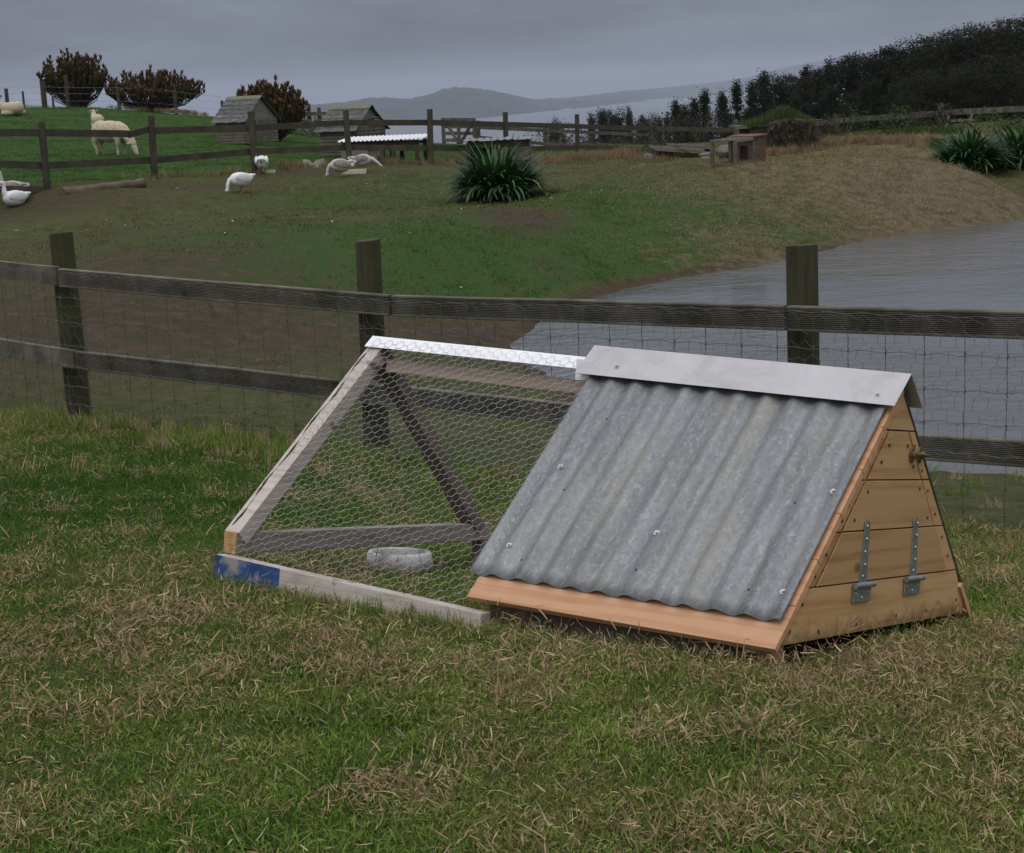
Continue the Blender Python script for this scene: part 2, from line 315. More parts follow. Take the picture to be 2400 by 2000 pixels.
# galvanised roofing iron: zinc spangle, run-off streaks down the slope
m, n, b, o = material('galvanised')
v = coords(n, (1, 1, 1), False)
vs = coords(n, (9, 1.1, 1.1), False)
f1 = noise(n, vs, 3.2, 5); f2 = noise(n, coords(n, (2.2, 1, 1), False), 42, 7, .75, .4)
vo = n.nodes.new('ShaderNodeTexVoronoi'); vo.inputs['Scale'].default_value = 130; n.links.new(v, vo.inputs['Vector'])
c = ramp(n, f1, [(.3, (.135, .143, .147)), (.5, (.185, .194, .20)), (.7, (.24, .252, .258))])
c = mixc(n, c, (.40, .43, .46), ramp(n, f2, [(.5, (0, 0, 0)), (.66, (.42, .42, .42))]))
c = mixc(n, c, (.30, .285, .24), ramp(n, noise(n, vs, 2.0, 4), [(.50, (0, 0, 0)), (.68, (.5, .5, .5))]))
c = mixc(n, c, mixc(n, (.8, .8, .8), (1.15, 1.15, 1.15), vo.outputs['Color']), .8, 'MULTIPLY')
n.links.new(c, b.inputs['Base Color']); b.inputs['Metallic'].default_value = .25; b.inputs['Roughness'].default_value = .5
bump(n, b, f2, .12, .002)
# mill finish ridge flashing
m, n, b, o = material('flashing')
v = coords(n, (1, 1, 1), False); f1 = noise(n, v, 7, 6, .7, .6)
c = ramp(n, f1, [(.3, (.37, .35, .36)), (.5, (.46, .44, .45)), (.75, (.52, .50, .51))])
n.links.new(c, b.inputs['Base Color']); b.inputs['Metallic'].default_value = .35; b.inputs['Roughness'].default_value = .42
# pond and sea
def watermat(name, base, rough, sc, strength, dist, stretch):
    m, n, b, o = material(name)
    b.inputs['Base Color'].default_value = (*base, 1); b.inputs['Roughness'].default_value = rough; b.inputs['IOR'].default_value = 1.33
    v = coords(n, stretch, False); f = noise(n, v, sc, 5, .6, .4); g = noise(n, v, sc * .23, 3)
    mm = n.nodes.new('ShaderNodeMath'); mm.operation = 'MULTIPLY_ADD'; mm.inputs[1].default_value = 1.6; n.links.new(g, mm.inputs[0]); n.links.new(f, mm.inputs[2])
    q = n.nodes.new('ShaderNodeBump'); q.inputs['Distance'].default_value = dist; n.links.new(mm.outputs[0], q.inputs['Height']); n.links.new(q.outputs[0], b.inputs['Normal'])
    rf = noise(n, coords(n, (.35, 1, 1), False), sc * .06, 3); mr = n.nodes.new('ShaderNodeMapRange'); mr.inputs['From Min'].default_value = .35; mr.inputs['From Max'].default_value = .65; mr.inputs['To Min'].default_value = strength * .25; mr.inputs['To Max'].default_value = strength * 1.35
    n.links.new(rf, mr.inputs['Value']); n.links.new(mr.outputs[0], q.inputs['Strength'])
watermat('pond', (.070, .073, .078), .04, 6.0, .4, .035, (1.0, 1.35, 1))
watermat('sea_water', (.10, .115, .13), .3, .02, .25, 2.0, (1, 1, 1))
simple('hill_land', [(.3, (.022, .032, .030)), (.7, (.045, .056, .048))], .004, (1, 1, 1), .95, 0, 0, rand=False)

# ground: colours follow what grows where (attribute 'cover': r = lush, g = dry, b = bare soil)
m, n, b, o = material('ground_cover')
a = n.nodes.new('ShaderNodeAttribute'); a.attribute_name = 'cover'; sp = n.nodes.new('ShaderNodeSeparateColor'); n.links.new(a.outputs['Color'], sp.inputs[0])
v = coords(n, (1, 1, 1), False)
big = noise(n, v, 1.3, 5, .65); mid = noise(n, v, 7, 5, .7); fin = noise(n, v, 45, 5, .75)
olive = ramp(n, mid, [(.25, (.032, .038, .014)), (.5, (.062, .066, .024)), (.75, (.10, .098, .042))])
lush = ramp(n, fin, [(.25, (.016, .036, .008)), (.5, (.036, .075, .016)), (.8, (.068, .115, .028))])
dry = ramp(n, fin, [(.2, (.075, .053, .034)), (.5, (.145, .108, .068)), (.8, (.235, .185, .12))])
soil = ramp(n, mid, [(.25, (.030, .020, .014)), (.5, (.058, .040, .028)), (.8, (.105, .076, .055))])
def thr(w, jit, amt=1.3, lo=.35, hi=.75):
    q = n.nodes.new('ShaderNodeMath'); q.operation = 'MULTIPLY_ADD'; q.inputs[1].default_value = amt; q.inputs[2].default_value = -.5 * amt
    n.links.new(jit, q.inputs[0]); s = n.nodes.new('ShaderNodeMath'); s.operation = 'ADD'; n.links.new(q.outputs[0], s.inputs[0]); n.links.new(w, s.inputs[1])
    return ramp(n, s.outputs[0], [(lo, (0, 0, 0)), (hi, (1, 1, 1))])
c = mixc(n, olive, lush, thr(sp.outputs[0], big))
c = mixc(n, c, soil, thr(sp.outputs[2], mid))
c = mixc(n, c, dry, thr(sp.outputs[1], mid))
n.links.new(c, b.inputs['Base Color']); b.inputs['Roughness'].default_value = .95; b.inputs['Specular IOR Level'].default_value = .1
bump(n, b, fin, .7, .02)

# ------------------------------------------------------------------ mesh helpers
class MB:
    def __init__(s): s.v = []; s.f = []
    def add(s, vs, fs):
        o = len(s.v); s.v += [tuple(map(float, q)) for q in vs]; s.f += [tuple(i + o for i in q) for q in fs]; return s
    def box(s, x0, x1, y0, y1, z0, z1, fn=None):
        vs = [(x, y, z) for z in (z0, z1) for y in (y0, y1) for x in (x0, x1)]
        if fn: vs = [fn(*q) for q in vs]
        return s.add(vs, [(0, 2, 3, 1), (4, 5, 7, 6), (0, 1, 5, 4), (2, 6, 7, 3), (0, 4, 6, 2), (1, 3, 7, 5)])
    def bar(s, p0, p1, w, h, up=(0, 0, 1), taper=1.0):
        """box from p0 to p1; w across, h along up"""
        p0, p1 = Vector(p0), Vector(p1); d = (p1 - p0).normalized(); r = d.cross(Vector(up)).normalized(); u = r.cross(d)
        vs = []
        for p, k in ((p0, 1), (p1, taper)):
            for a, c in ((-1, -1), (1, -1), (1, 1), (-1, 1)): vs.append(p + r * (a * w / 2 * k) + u * (c * h / 2 * k))
        return s.add(vs, [(0, 1, 2, 3), (7, 6, 5, 4), (0, 4, 5, 1), (1, 5, 6, 2), (2, 6, 7, 3), (3, 7, 4, 0)])
    def tube(s, pts, rad, n=6, caps=True):
        pts = [Vector(p) for p in pts]; N = len(pts); rad = rad if hasattr(rad, '__len__') else [rad] * N
        rings = []; prev = None; vs = []
        for i, p in enumerate(pts):
            d = (pts[min(i + 1, N - 1)] - pts[max(i - 1, 0)]).normalized()
            ref = prev if prev is not None else (Vector((0, 0, 1)) if abs(d.z) < .9 else Vector((1, 0, 0)))
            r = (ref - d * ref.dot(d)).normalized(); prev = r; q = d.cross(r)
            for k in range(n):
                a = 2 * math.pi * k / n; vs.append(p + (r * math.cos(a) + q * math.sin(a)) * rad[i])
        fs = [(i * n + k, i * n + (k + 1) % n, (i + 1) * n + (k + 1) % n, (i + 1) * n + k) for i in range(N - 1) for k in range(n)]
        if caps: fs += [tuple(reversed(range(n))), tuple(range((N - 1) * n, N * n))]
        return s.add(vs, fs)
    def lathe(s, prof, n=24, c=(0, 0, 0)):
        vs = [(c[0] + r * math.cos(2 * math.pi * k / n), c[1] + r * math.sin(2 * math.pi * k / n), c[2] + z) for r, z in prof for k in range(n)]
        fs = [(i * n + k, i * n + (k + 1) % n, (i + 1) * n + (k + 1) % n, (i + 1) * n + k) for i in range(len(prof) - 1) for k in range(n)]
        return s.add(vs, fs)
    def prism(s, poly, t, fn):
        """polygon (a, b) extruded 0..t; fn(a, b, w) gives the point"""
        k = len(poly); vs = [fn(a, b_, 0) for a, b_ in poly] + [fn(a, b_, t) for a, b_ in poly]
        return s.add(vs, [tuple(reversed(range(k))), tuple(range(k, 2 * k))] + [(i, (i + 1) % k, k + (i + 1) % k, k + i) for i in range(k)])
    def mesh(s, name):
        me = bpy.data.meshes.new(name); me.from_pydata(s.v, [], s.f); me.update(); return me
    def build(s, name, mat, parent=None, smooth=False, bevel=0, fix=True):
        me = s.mesh(name)
        if fix:
            bm = bmesh.new(); bm.from_mesh(me); bmesh.ops.recalc_face_normals(bm, faces=bm.faces); bm.to_mesh(me); bm.free()
        return obj(name, me, mat, parent, smooth, bevel)
def obj(name, me, mat, parent=None, smooth=False, bevel=0):
    if mat and not me.materials: me.materials.append(MATS[mat])
    if smooth: me.polygons.foreach_set('use_smooth', [True] * len(me.polygons))
    o = bpy.data.objects.new(name, me); COL.objects.link(o)
    if parent: o.parent = parent
    if bevel:
        bv = o.modifiers.new('edge', 'BEVEL'); bv.width = bevel; bv.segments = 2; bv.limit_method = 'ANGLE'
    return o
def tag(o, label=None, cat=None, group=None, kind=None):
    for k, v in (('label', label), ('category', cat), ('group', group), ('kind', kind)):
        if v: o[k] = v
    return o
def empty(name, loc=(0, 0, 0), rz=0.0, label=None, cat=None, group=None):
    o = bpy.data.objects.new(name, None); COL.objects.link(o); o.location = loc; o.rotation_euler = (0, 0, rz); o.empty_display_size = .1
    return tag(o, label, cat, group)
def copy_tree(o, parent=None):
    c = o.copy(); COL.objects.link(c); c.parent = parent
    for ch in o.children: copy_tree(ch, c)
    return c
def fast_mesh(name, V, T):
    """triangles from numpy"""
    me = bpy.data.meshes.new(name); V = np.asarray(V, np.float32); T = np.asarray(T, np.int32)
    me.vertices.add(len(V)); me.vertices.foreach_set('co', V.ravel())
    me.loops.add(T.size); me.loops.foreach_set('vertex_index', T.ravel())
    me.polygons.add(len(T)); me.polygons.foreach_set('loop_start', np.arange(0, T.size, T.shape[1], dtype=np.int32))
    me.update(calc_edges=True); me.validate(); return me

# ------------------------------------------------------------------ SETTING: ground
def gauss(x, y, cx, cy, sx, sy, a=0.0):
    c, s = math.cos(a), math.sin(a); dx, dy = x - cx, y - cy
    p, q = c * dx + s * dy, -s * dx + c * dy
    return np.exp(-.5 * ((p / sx) ** 2 + (q / sy) ** 2))
BLOB = {}
def pix_blob(kind, px, py, sx, sy, amp=1.0, a=0.0):
    p = G(px, py); BLOB.setdefault(kind, []).append((p[0], p[1], sx, sy, amp, a))
# lush grass on the bank, dry grass to the right, bare trodden soil to the left
for q in ((640, 560, 1.5, 1.8, .75), (900, 600, 1.7, 2.2, .85), (1180, 590, 1.7, 2.2, .9), (1450, 470, 1.8, 3.0, .9), (1330, 560, 1.7, 2.4, .9), (1600, 500, 1.5, 2.4, .8), (1480, 620, 1.0, 1.6, .7), (1100, 680, 1.4, 1.4, .6), (820, 470, 2.0, 2.5, .55), (1000, 420, 2.2, 1.4, .5), (1750, 480, .9, 1.6, .6), (1950, 400, .9, 1.4, .5), (400, 560, 1.6, 2.0, .45)): pix_blob('lush', *q)
for q in ((1830, 420, 2.2, 3.2, .6), (2100, 420, 2.2, 3.6, .7), (2350, 440, 1.5, 2.4, .66), (1760, 570, 1.0, 1.6, .55), (1900, 350, 4, 2.5, .66), (2200, 350, 3, 2.5, .7), (1480, 395, 2.5, 1.2, .4), (1600, 610, .8, .8, .4)): pix_blob('dry', *q)
for q in ((120, 480, 2.2, 1.2, .6), (420, 440, 2.4, .8, .6), (760, 405, 3.0, .8, .62), (1090, 380, 2.4, .8, .45), (1220, 505, .55, 1.3, .85), (1290, 620, .35, .9, .5), (1150, 470, .7, .8, .7), (200, 760, 1.8, 2.4, .72), (520, 760, 1.6, 2.0, .72), (380, 600, 1.8, 2.2, .6), (760, 720, 1.1, 1.4, .6), (120, 560, 2.0, 2.2, .55), (950, 760, 1.0, 1.0, .7), (1120, 800, .7, 1.0, .85),
          (1330, 410, 1.6, .7, .45), (60, 620, 2, 2, .3), (900, 400, 2.0, .7, .3)): pix_blob('soil', *q)
def cover(x, y):
    lush = np.zeros_like(x); dry = np.zeros_like(x); soil = np.zeros_like(x)
    for k, arr in (('lush', lush), ('dry', dry), ('soil', soil)):
        for cx, cy, sx, sy, amp, a in BLOB[k]: np.maximum(arr, amp * gauss(x, y, cx, cy, sx, sy, a), out=arr)
    # sheep paddock beyond the far fence
    pad = 1 / (1 + np.exp(-(y - (29.3 + .28 * x + .0 * x)) / .25)) * (x < 2.5)
    pad = np.where(x < -5, 1 / (1 + np.exp(-(y - (31.3 + .94 * (x + 5))) / .25)), pad) if False else pad
    fy = np.interp(x, [-7, -6.63, -5.47, -4.2, -2.7, -1.3, .1, 1.9], [23.6, 24.2, 26.2, 27.8, 29.6, 31, 34.4, 38.6])
    pad = np.clip((y - fy) / .5, 0, 1) * (x < 3.5)
    lush = np.maximum(lush, pad * .88); soil = soil * (1 - pad); dry = dry * (1 - pad)
    # lawn round the coop
    near = 1 / (1 + np.exp((y - 8.6 + .38 * (x + 2)) * 2.2)) * (y < 11)
    lawn = .36 + .55 * (fbm(x * .9, y * .9, 21, 3) - .5)
    lush = np.where(near > .05, lush * (1 - near) + near * np.clip(lawn + .25 * gauss(x, y, -1.6, 6.5, 1.0, 1.6), 0, 1), lush)
    dry = dry * (1 - near) + near * np.clip(.18 + .9 * (fbm(x * 1.6, y * 1.6, 33, 4) - .5), 0, .8)
    soil = soil * (1 - near) + near * np.clip(.22 + .5 * (fbm(x * 2.2, y * 2.2, 41, 3) - .5), 0, 1)
    # muddy pond margin
    zz = ground(x, y, False); mud = np.clip(1 - np.abs(zz - (WATER + .01)) / .07, 0, 1) * (y < 32) * (y > 5.5)
    soil = np.maximum(soil, mud * .85); lush = lush * (1 - mud); 
    far = np.clip((y - 50) / 20, 0, 1); soil = soil * (1 - far); dry = dry * (1 - far); lush = np.maximum(lush, far * .6)
    return np.clip(lush, 0, 1), np.clip(dry, 0, 1), np.clip(soil, 0, 1)
gx = np.concatenate([-np.geomspace(3000, 16, 46)[:-1], np.arange(-16, -5, .25), np.arange(-5, 5, .085), np.arange(5, 16, .25), np.geomspace(16, 3000, 46)])
gy = np.concatenate([-np.geomspace(600, 1.0, 22), np.arange(-.5, 1.5, .3), np.arange(1.5, 11, .085), np.arange(11, 50, .2), np.geomspace(50, 2600, 60)])
XX, YY = np.meshgrid(gx, gy); ZZ = ground(XX, YY)
V = np.stack([XX.ravel(), YY.ravel(), ZZ.ravel()], 1); nx, ny = len(gx), len(gy)
I = (np.arange(ny - 1)[:, None] * nx + np.arange(nx - 1)[None, :]).ravel()
me = fast_mesh('ground', V, np.stack([I, I + 1, I + nx + 1, I + nx], 1))
L_, D_, S_ = cover(XX.ravel(), YY.ravel())
ca = me.attributes.new('cover', 'FLOAT_COLOR', 'POINT'); ca.data.foreach_set('color', np.stack([L_, D_, S_, np.ones_like(L_)], 1).astype(np.float32).ravel())
tag(obj('ground', me, 'ground_cover', smooth=True), 'grassy farm ground falling away to the bay', kind='structure')
# pond
pm = MB()
ps = np.linspace(0, 1, 2); pm.add([(-1.2, 6.6, WATER), (26, 6.0, WATER), (26, 31, WATER), (4, 30, WATER), (-1.2, 15, WATER)], [(0, 1, 2, 3, 4)])
tag(pm.build('pond', 'pond', fix=False), 'rippled grey farm pond', kind='structure')
# sea
tag(MB().add([(-16000, 250, -62), (16000, 250, -62), (16000, 15000, -62), (-16000, 15000, -62)], [(0, 1, 2, 3)]).build('sea', 'sea_water', fix=False), 'calm grey bay', kind='structure')
# hills across the bay
def hills(name, prof, dist, depth, label, seed):
    """prof: photo skyline (px, py); dist(px): metres to the shore"""
    pxs = np.linspace(prof[0][0], prof[-1][0], 220); pys = np.interp(pxs, [q[0] for q in prof], [q[1] for q in prof])
    V = []; N = 26
    for i, (px, py) in enumerate(zip(pxs, pys)):
        d = ray(px, py); h = np.hypot(d[0], d[1]); az = d[:2] / h; el = d[2] / h
        D0 = dist(px); D1 = D0 + depth
        top = el * D1
        for j in range(N):
            t = j / (N - 1)
            if t <= .7:
                s = t / .7; r = D0 + (D1 - D0) * s; z = -66 + (top + 66) * (s ** .8) 
                z += (fbm(np.array([i * .11]), np.array([j * .35]), seed, 3)[0] - .5) * 46 * math.sin(math.pi * s)
                if s > .97: z += (vnoise(np.array([i * .9]), np.array([0.]), seed + 7)[0] - .5) * 5
            else:
                s = (t - .7) / .3; r = D1 + depth * s; z = top + (-66 - top) * s ** 1.3
            V.append((az[0] * r, az[1] * r, z))
    I = (np.arange(219)[:, None] * N + np.arange(N - 1)[None, :]).ravel()
    me = fast_mesh(name, V, np.stack([I, I + 1, I + N + 1, I + N], 1))
    tag(obj(name, me, 'hill_land', smooth=True), label, kind='structure')
sh = lambda px: np.interp(px, [600, 1134, 1400, 1667, 2200], [3300, 3900, 5000, 7600, 9500])
hills('headland', [(640, 262), (720, 246), (800, 240), (870, 228), (960, 232), (1000, 222), (1040, 207), (1070, 203), (1110, 205), (1160, 213), (1200, 222), (1250, 232), (1330, 236), (1420, 238), (1520, 236), (1640, 230)], lambda px: np.interp(px, [600, 1134, 1400, 1667], [3300, 3900, 5000, 7000]), 900, 'headland with a rounded peak across the bay', 3)
hills('ridge', [(1180, 238), (1300, 232), (1400, 221), (1480, 212), (1560, 205), (1640, 197), (1700, 190), (1740, 184), (1800, 166), (1850, 155), (1900, 146), (1940, 137), (1990, 128), (2010, 122), (2040, 126), (2080, 118), (2160, 108), (2300, 98), (2500, 90)], lambda px: np.interp(px, [1180, 1400, 1667, 2000, 2400], [4900, 5600, 7900, 8200, 8400]), 1300, 'long misty ridge behind the bay', 9)

# ------------------------------------------------------------------ THE COOP (an A-frame house with a wire run)
W_, H_, L_RUN, K_R = .5655, .5773, 1.6571, .033
SL = math.hypot(W_, H_); DN = (-W_ / SL, -H_ / SL)              # unit vector down the front slope (v, z)
NR = (-H_ / SL, W_ / SL)                                        # outward normal of the front slope
coop = empty('chicken_coop', label='A-frame chicken coop with corrugated iron roof, plank gable and wire netting run', cat='chicken coop')
cm = Matrix.Identity(4)
for i in range(3):
    for j in range(3): cm[i][j] = COOP_R[i][j]
    cm[i][3] = COOP_T[i]
coop.matrix_world = cm
def slope(u, s, off=0.0, side=1, lift=0.0):
    """point on the roof slope: s metres down from the ridge, off metres outwards; side 1 = front, -1 = back"""
    return (u, side * (DN[0] * s + NR[0] * off), H_ + K_R * (-u) * lift + DN[1] * s + NR[1] * off)
# corrugated sheets
def wave(u, s, u0=-.846, s1=.745, off=.005, pitch=.0765, amp=.0072):
    return off + amp + math.cos(2 * math.pi * (u - u0) / pitch + .4) * amp + .0015 * math.sin(3.1 * s + 4 * u) * (s / s1)
def corrugated(u0, u1, s0, s1, off, side, pitch=.0765, amp=.0072, t=.0009, lift=1.0):
    mb = MB(); nu = int((u1 - u0) / pitch * 12); ns = 14
    def P(i, j, k):
        u = u0 + (u1 - u0) * i / nu; s = s0 + (s1 - s0) * j / ns
        return slope(u, s, wave(u, s, u0, s1, off, pitch, amp) + k * t, side, lift * (1 - s / s1))
    vs = [P(i, j, k) for k in (0, 1) for i in range(nu + 1) for j in range(ns + 1)]; m_ = (nu + 1) * (ns + 1); fs = []
    for i in range(nu):
        for j in range(ns):
            a = i * (ns + 1) + j; q = (a, a + 1, a + ns + 2, a + ns + 1); fs.append(q); fs.append(tuple(m_ + x for x in reversed(q)))
    for i in range(nu):
        for j in (0, ns):
            a = i * (ns + 1) + j; b_ = a + ns + 1; fs.append((a, b_, m_ + b_, m_ + a))
    for j in range(ns):
        for i in (0, nu):
            a = i * (ns + 1) + j; fs.append((a, a + 1, m_ + a + 1, m_ + a))
    return mb.add(vs, fs)
sheet = corrugated(-.846, -.002, .015, .745, .005, 1).build('roof_sheet', 'galvanised', coop, smooth=True)
bsheet = corrugated(-.846, -.002, .015, .745, .005, -1).build('roof_sheet', 'galvanised', coop, smooth=True)
def screw_at(c, nrm, r, parent, mat='bolt_metal'):
    n_ = Vector(nrm).normalized(); c = Vector(c); mb = MB()
    mb.tube([c, c + n_ * r * .25], r, 12); mb.tube([c + n_ * r * .25, c + n_ * r * .85], r * .52, 6)
    return mb.build('screw', mat, parent)
nf = (0, NR[0], NR[1])
for u, s in ((-.767, .395), (-.776, .655), (-.403, .556), (-.03, .362), (-.03, .666)):
    screw_at(slope(u, s, wave(u, s) + .001, 1, 1 - s / .745), nf, .0075, sheet)
for u, s in ((-.726, .212), (-.725, .456), (-.728, .682), (-.403, .669), (-.113, .671), (-.105, .41)):     # old nail holes
    c = Vector(slope(u, s, wave(u, s) + .001, 1, 1 - s / .745)); MB().tube([c - Vector(nf) * .004, c + Vector(nf) * .0006], .0036, 10).build('nail_hole', 'dark_inside', sheet)
# plank lining under the iron: its ends show beside the gable
for side in (1, -1):
    for s0, s1 in ((.0, .135), (.138, .275), (.278, .415), (.418, .555), (.558, .69)):
        mb = MB(); mb.add([slope(u, s, o_, side, 1 - s / .745) for u in (-.838, .006 if side == 1 else -.022) for s in (s0, s1) for o_ in (-.014, .0035)],
               [(0, 2, 3, 1), (4, 5, 7, 6), (0, 1, 5, 4), (2, 6, 7, 3), (0, 4, 6, 2), (1, 3, 7, 5)])
        mb.build('lining_plank', 'sawn_apron', coop)
# apron boards below the iron
for side in (1, -1):
    ap = MB(); ap.add([slope(u, s, o_, side) for u in (-.822, .008) for s in (.692, .811 if side == 1 else .845) for o_ in (-.012, .0035)],
                      [(0, 2, 3, 1), (4, 5, 7, 6), (0, 1, 5, 4), (2, 6, 7, 3), (0, 4, 6, 2), (1, 3, 7, 5)])
    ap.build('apron_board', 'sawn_apron', coop, bevel=.0012)
# folded ridge flashing
def folded(u0, u1, z0, z1, drop, th, slack):
    """two flanges; z0/z1 ridge height at u0/u1"""
    mb = MB(); vs = []
    for u, z in ((u0, z0), (u1, z1)):
        for o_ in (0, th):
            vs += [(u, DN[0] * drop + NR[0] * (o_ + slack), z + DN[1] * drop + NR[1] * (o_ + slack)), (u, 0, z + o_ * 1.4), (u, -DN[0] * drop - NR[0] * (o_ + slack), z + DN[1] * drop + NR[1] * (o_ + slack))]
    q = lambda a, b_, c, d: (a, b_, c, d)
    fs = []
    for k in (0, 3):
        for j in (0, 1): fs.append((k + j, k + j + 1, 6 + k + j + 1, 6 + k + j))
    for e in (0, 6):
        for j in (0, 1): fs.append((e + j, e + j + 1, e + 3 + j + 1, e + 3 + j))
    for j in (0, 2): fs.append((j, j + 3, 9 + j, 6 + j))
    return mb.add(vs, fs)
cap = folded(-.884, .025, H_ + .034 + K_R * .884, H_ + .034 - K_R * .025 + .001, .1157, .0014, .006).build('ridge_flashing', 'flashing', coop)
for u, s in ((-.771, .075), (-.03, .082)):
    screw_at((u, DN[0] * s + NR[0] * .006, H_ + .034 - K_R * u + DN[1] * s + NR[1] * .006), nf, .0075, cap)
# gable: planks sawn through to make a drop-down flap
GT = .02
def gplank(name, poly, mat='sawn_gable', parent=None, u0=0.0, th=GT):
    return MB().prism(poly, th, lambda a, b_, w: (u0 - w, a, b_)).build(name, mat, parent or coop, bevel=.0012)
vl = lambda z: -W_ * (1 - z / H_) - .004
vr = lambda z: W_ * (1 - z / H_) + .007
J = [.0, .120, .239, .357, .476, H_ + .002]
cl_ = lambda z: -.375 + (z - .122) * (.335 / .353)        # left saw cut
cr_ = lambda z: .384 - (z - .122) * (.285 / .322)         # right saw cut
g_ = .0016
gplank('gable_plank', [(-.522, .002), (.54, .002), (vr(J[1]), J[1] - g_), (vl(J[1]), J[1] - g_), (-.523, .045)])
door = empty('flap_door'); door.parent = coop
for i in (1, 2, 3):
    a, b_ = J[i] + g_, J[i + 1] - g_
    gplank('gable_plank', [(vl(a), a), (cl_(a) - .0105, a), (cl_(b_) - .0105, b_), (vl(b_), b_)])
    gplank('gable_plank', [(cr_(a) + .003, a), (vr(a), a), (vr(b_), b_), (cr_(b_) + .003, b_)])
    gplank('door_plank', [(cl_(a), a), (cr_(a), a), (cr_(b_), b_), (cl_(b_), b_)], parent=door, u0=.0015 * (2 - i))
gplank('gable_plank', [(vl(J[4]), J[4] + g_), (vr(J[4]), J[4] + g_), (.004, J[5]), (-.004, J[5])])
MB().prism([(cl_(.124) - .0102, .124), (cl_(.124) - .0003, .124), (cl_(.470) - .0003, .470), (cl_(.470) - .0102, .470)], .012, lambda a, b_, w: (-.0008 - w, a, b_)).build('door_stop', 'saw_cut', coop)
# nails: two by two at the plank ends
nm = MB()
for (v_, z_) in [(vl(z) + d, z) for z, d in ((.30, .035), (.335, .03), (.265, .04), (.19, .045), (.145, .04), (.395, .03), (.455, .035))] + \
                [(cl_(z) + .035, z) for z in (.15, .21, .265, .33, .40, .44)] + [(cr_(z) - .03, z) for z in (.15, .215, .262, .335, .39, .44)] + \
                [(vr(z) - .03, z) for z in (.16, .21, .27, .33, .38, .44)] + [(-.49, .03), (-.35, .02), (-.15, .02), (.08, .025), (.27, .025), (.47, .04), (.50, .075), (-.44, .085)]:
    nm.tube([(-.001, v_, z_), (.0013, v_, z_)], .0042, 8)
tag(nm.build('nail_heads', 'nail', coop), kind='stuff')
# tee hinges
for v0, tilt in ((-.14, .003), (.158, -.008)):
    h = empty('tee_hinge'); h.parent = coop
    st = MB(); st.prism([(v0 - .020, .116), (v0 + .020, .116), (v0 + .012 + tilt, .256), (v0 + .006 + tilt, .264), (v0 - .006 + tilt, .264), (v0 - .012 + tilt, .256)], .003, lambda a, b_, w: (.002 + w, a, b_)); st.build('strap', 'zinc_hinge', h)
    MB().box(.002, .0052, v0 - .048, v0 + .048, .073, .112).build('hinge_plate', 'zinc_hinge', h, bevel=.001)
    MB().tube([(.0095, v0 - .052, .1135), (.0095, v0 + .054, .1135)], .0072, 14).build('knuckle', 'zinc_hinge', h, smooth=False)
    for dv, z_ in ((-.004, .133), (.004, .16), (-.001, .19), (.002, .22), (.001, .25), (-.034, .095), (.0, .083), (.034, .095)):
        MB().lathe([(.0045, 0), (.0036, .0018), (0.0001, .0026)], 10).build('hinge_screw', 'bolt_metal', h).matrix_local = Matrix.Translation((.0054, v0 + dv, z_)) @ Matrix.Rotation(math.pi / 2, 4, 'Y')
# turn latch near the top of the flap
la = empty('turn_latch'); la.parent = coop
for v_ in (.10, .148):
    MB().lathe([(.0001, .0), (.014, .0), (.0135, .003), (.006, .004), (.005, .014), (.0001, .016)], 18).build('rose', 'brass_latch', la).matrix_local = Matrix.Translation((.0005, v_, .419)) @ Matrix.Rotation(math.pi / 2, 4, 'Y') @ Matrix.Diagonal((1.5, 1, 1, 1))
MB().tube([(.014, .095, .421), (.015, .17, .419)], .0035, 8).build('latch_bar', 'brass_latch', la)
# corner studs, skids and floor of the house
for v_ in (-.515, .46):
    MB().box(-.062, -.0215, v_, v_ + .045, -.075 if v_ < 0 else -.03, .022).build('corner_stud', 'new_pine_gable', coop, bevel=.001)
for v_ in (-.50, .455): MB().box(-.80, -.064, v_, v_ + .045, -.085 if v_ < 0 else -.05, .0).build('skid', 'brown_timber', coop)
MB().box(-.80, -.022, -.45, .45, .01, .028).build('house_floor', 'brown_timber', coop)
ib = MB(); ib.prism([(-.50, .03), (.50, .03), (.03, .53), (-.03, .53)], .016, lambda a, b_, w: (-.80 + w, a, b_)); ib.build('inner_wall', 'brown_timber', coop)
# run: end frame
RH = lambda u: .631 - .0329 * (u + 1.68)                       # ridge height along the run
zr = RH(-L_RUN)
def leg(side):
    mb = MB(); f = side
    a0 = Vector((0, f * (-W_ + .012), .064)); a1 = Vector((0, f * -.004, zr - .012)); d = (a1 - a0).normalized(); n_ = Vector((0, -f * d.z, f * d.y)) if f > 0 else Vector((0, d.z * 1, -d.y * 1))
    if n_.z < 0: n_ = -n_
    vs = [];
    for p in (a0, a1):
        for du, o_ in ((-1.683, 0), (-1.627, 0), (-1.627, -.046), (-1.683, -.046)): vs.append(Vector((du, 0, 0)) + p + n_ * o_)
    return mb.add(vs, [(0, 1, 2, 3), (7, 6, 5, 4), (0, 4, 5, 1), (1, 5, 6, 2), (2, 6, 7, 3), (3, 7, 4, 0)])
fl = leg(1).build('end_leg', 'pale_timber', coop, bevel=.002)
cr = MB(); n_ = Vector((0, -(zr - .076), W_ - .016)).normalized(); rr = random.Random(4); prev = None
for i in range(60):                                            # bark and a split along the outer edge
    a = .03 + i * .0158; c = Vector((-1.668 + .004 * math.sin(i * .33) + rr.uniform(-.001, .001), -W_ + .012 + (W_ - .016) * a, .064 + (zr - .076) * a)) + n_ * .0012; w = max(.0004, .0022 + .0022 * math.sin(i * .61) + rr.uniform(-.001, .001))
    cur = (c + Vector((-w, 0, 0)), c + Vector((w, 0, 0)))
    if prev: cr.add([prev[0], prev[1], cur[1], cur[0]], [(0, 1, 2, 3)])
    prev = cur
cr.build('bark_split', 'dark_inside', fl, fix=False)
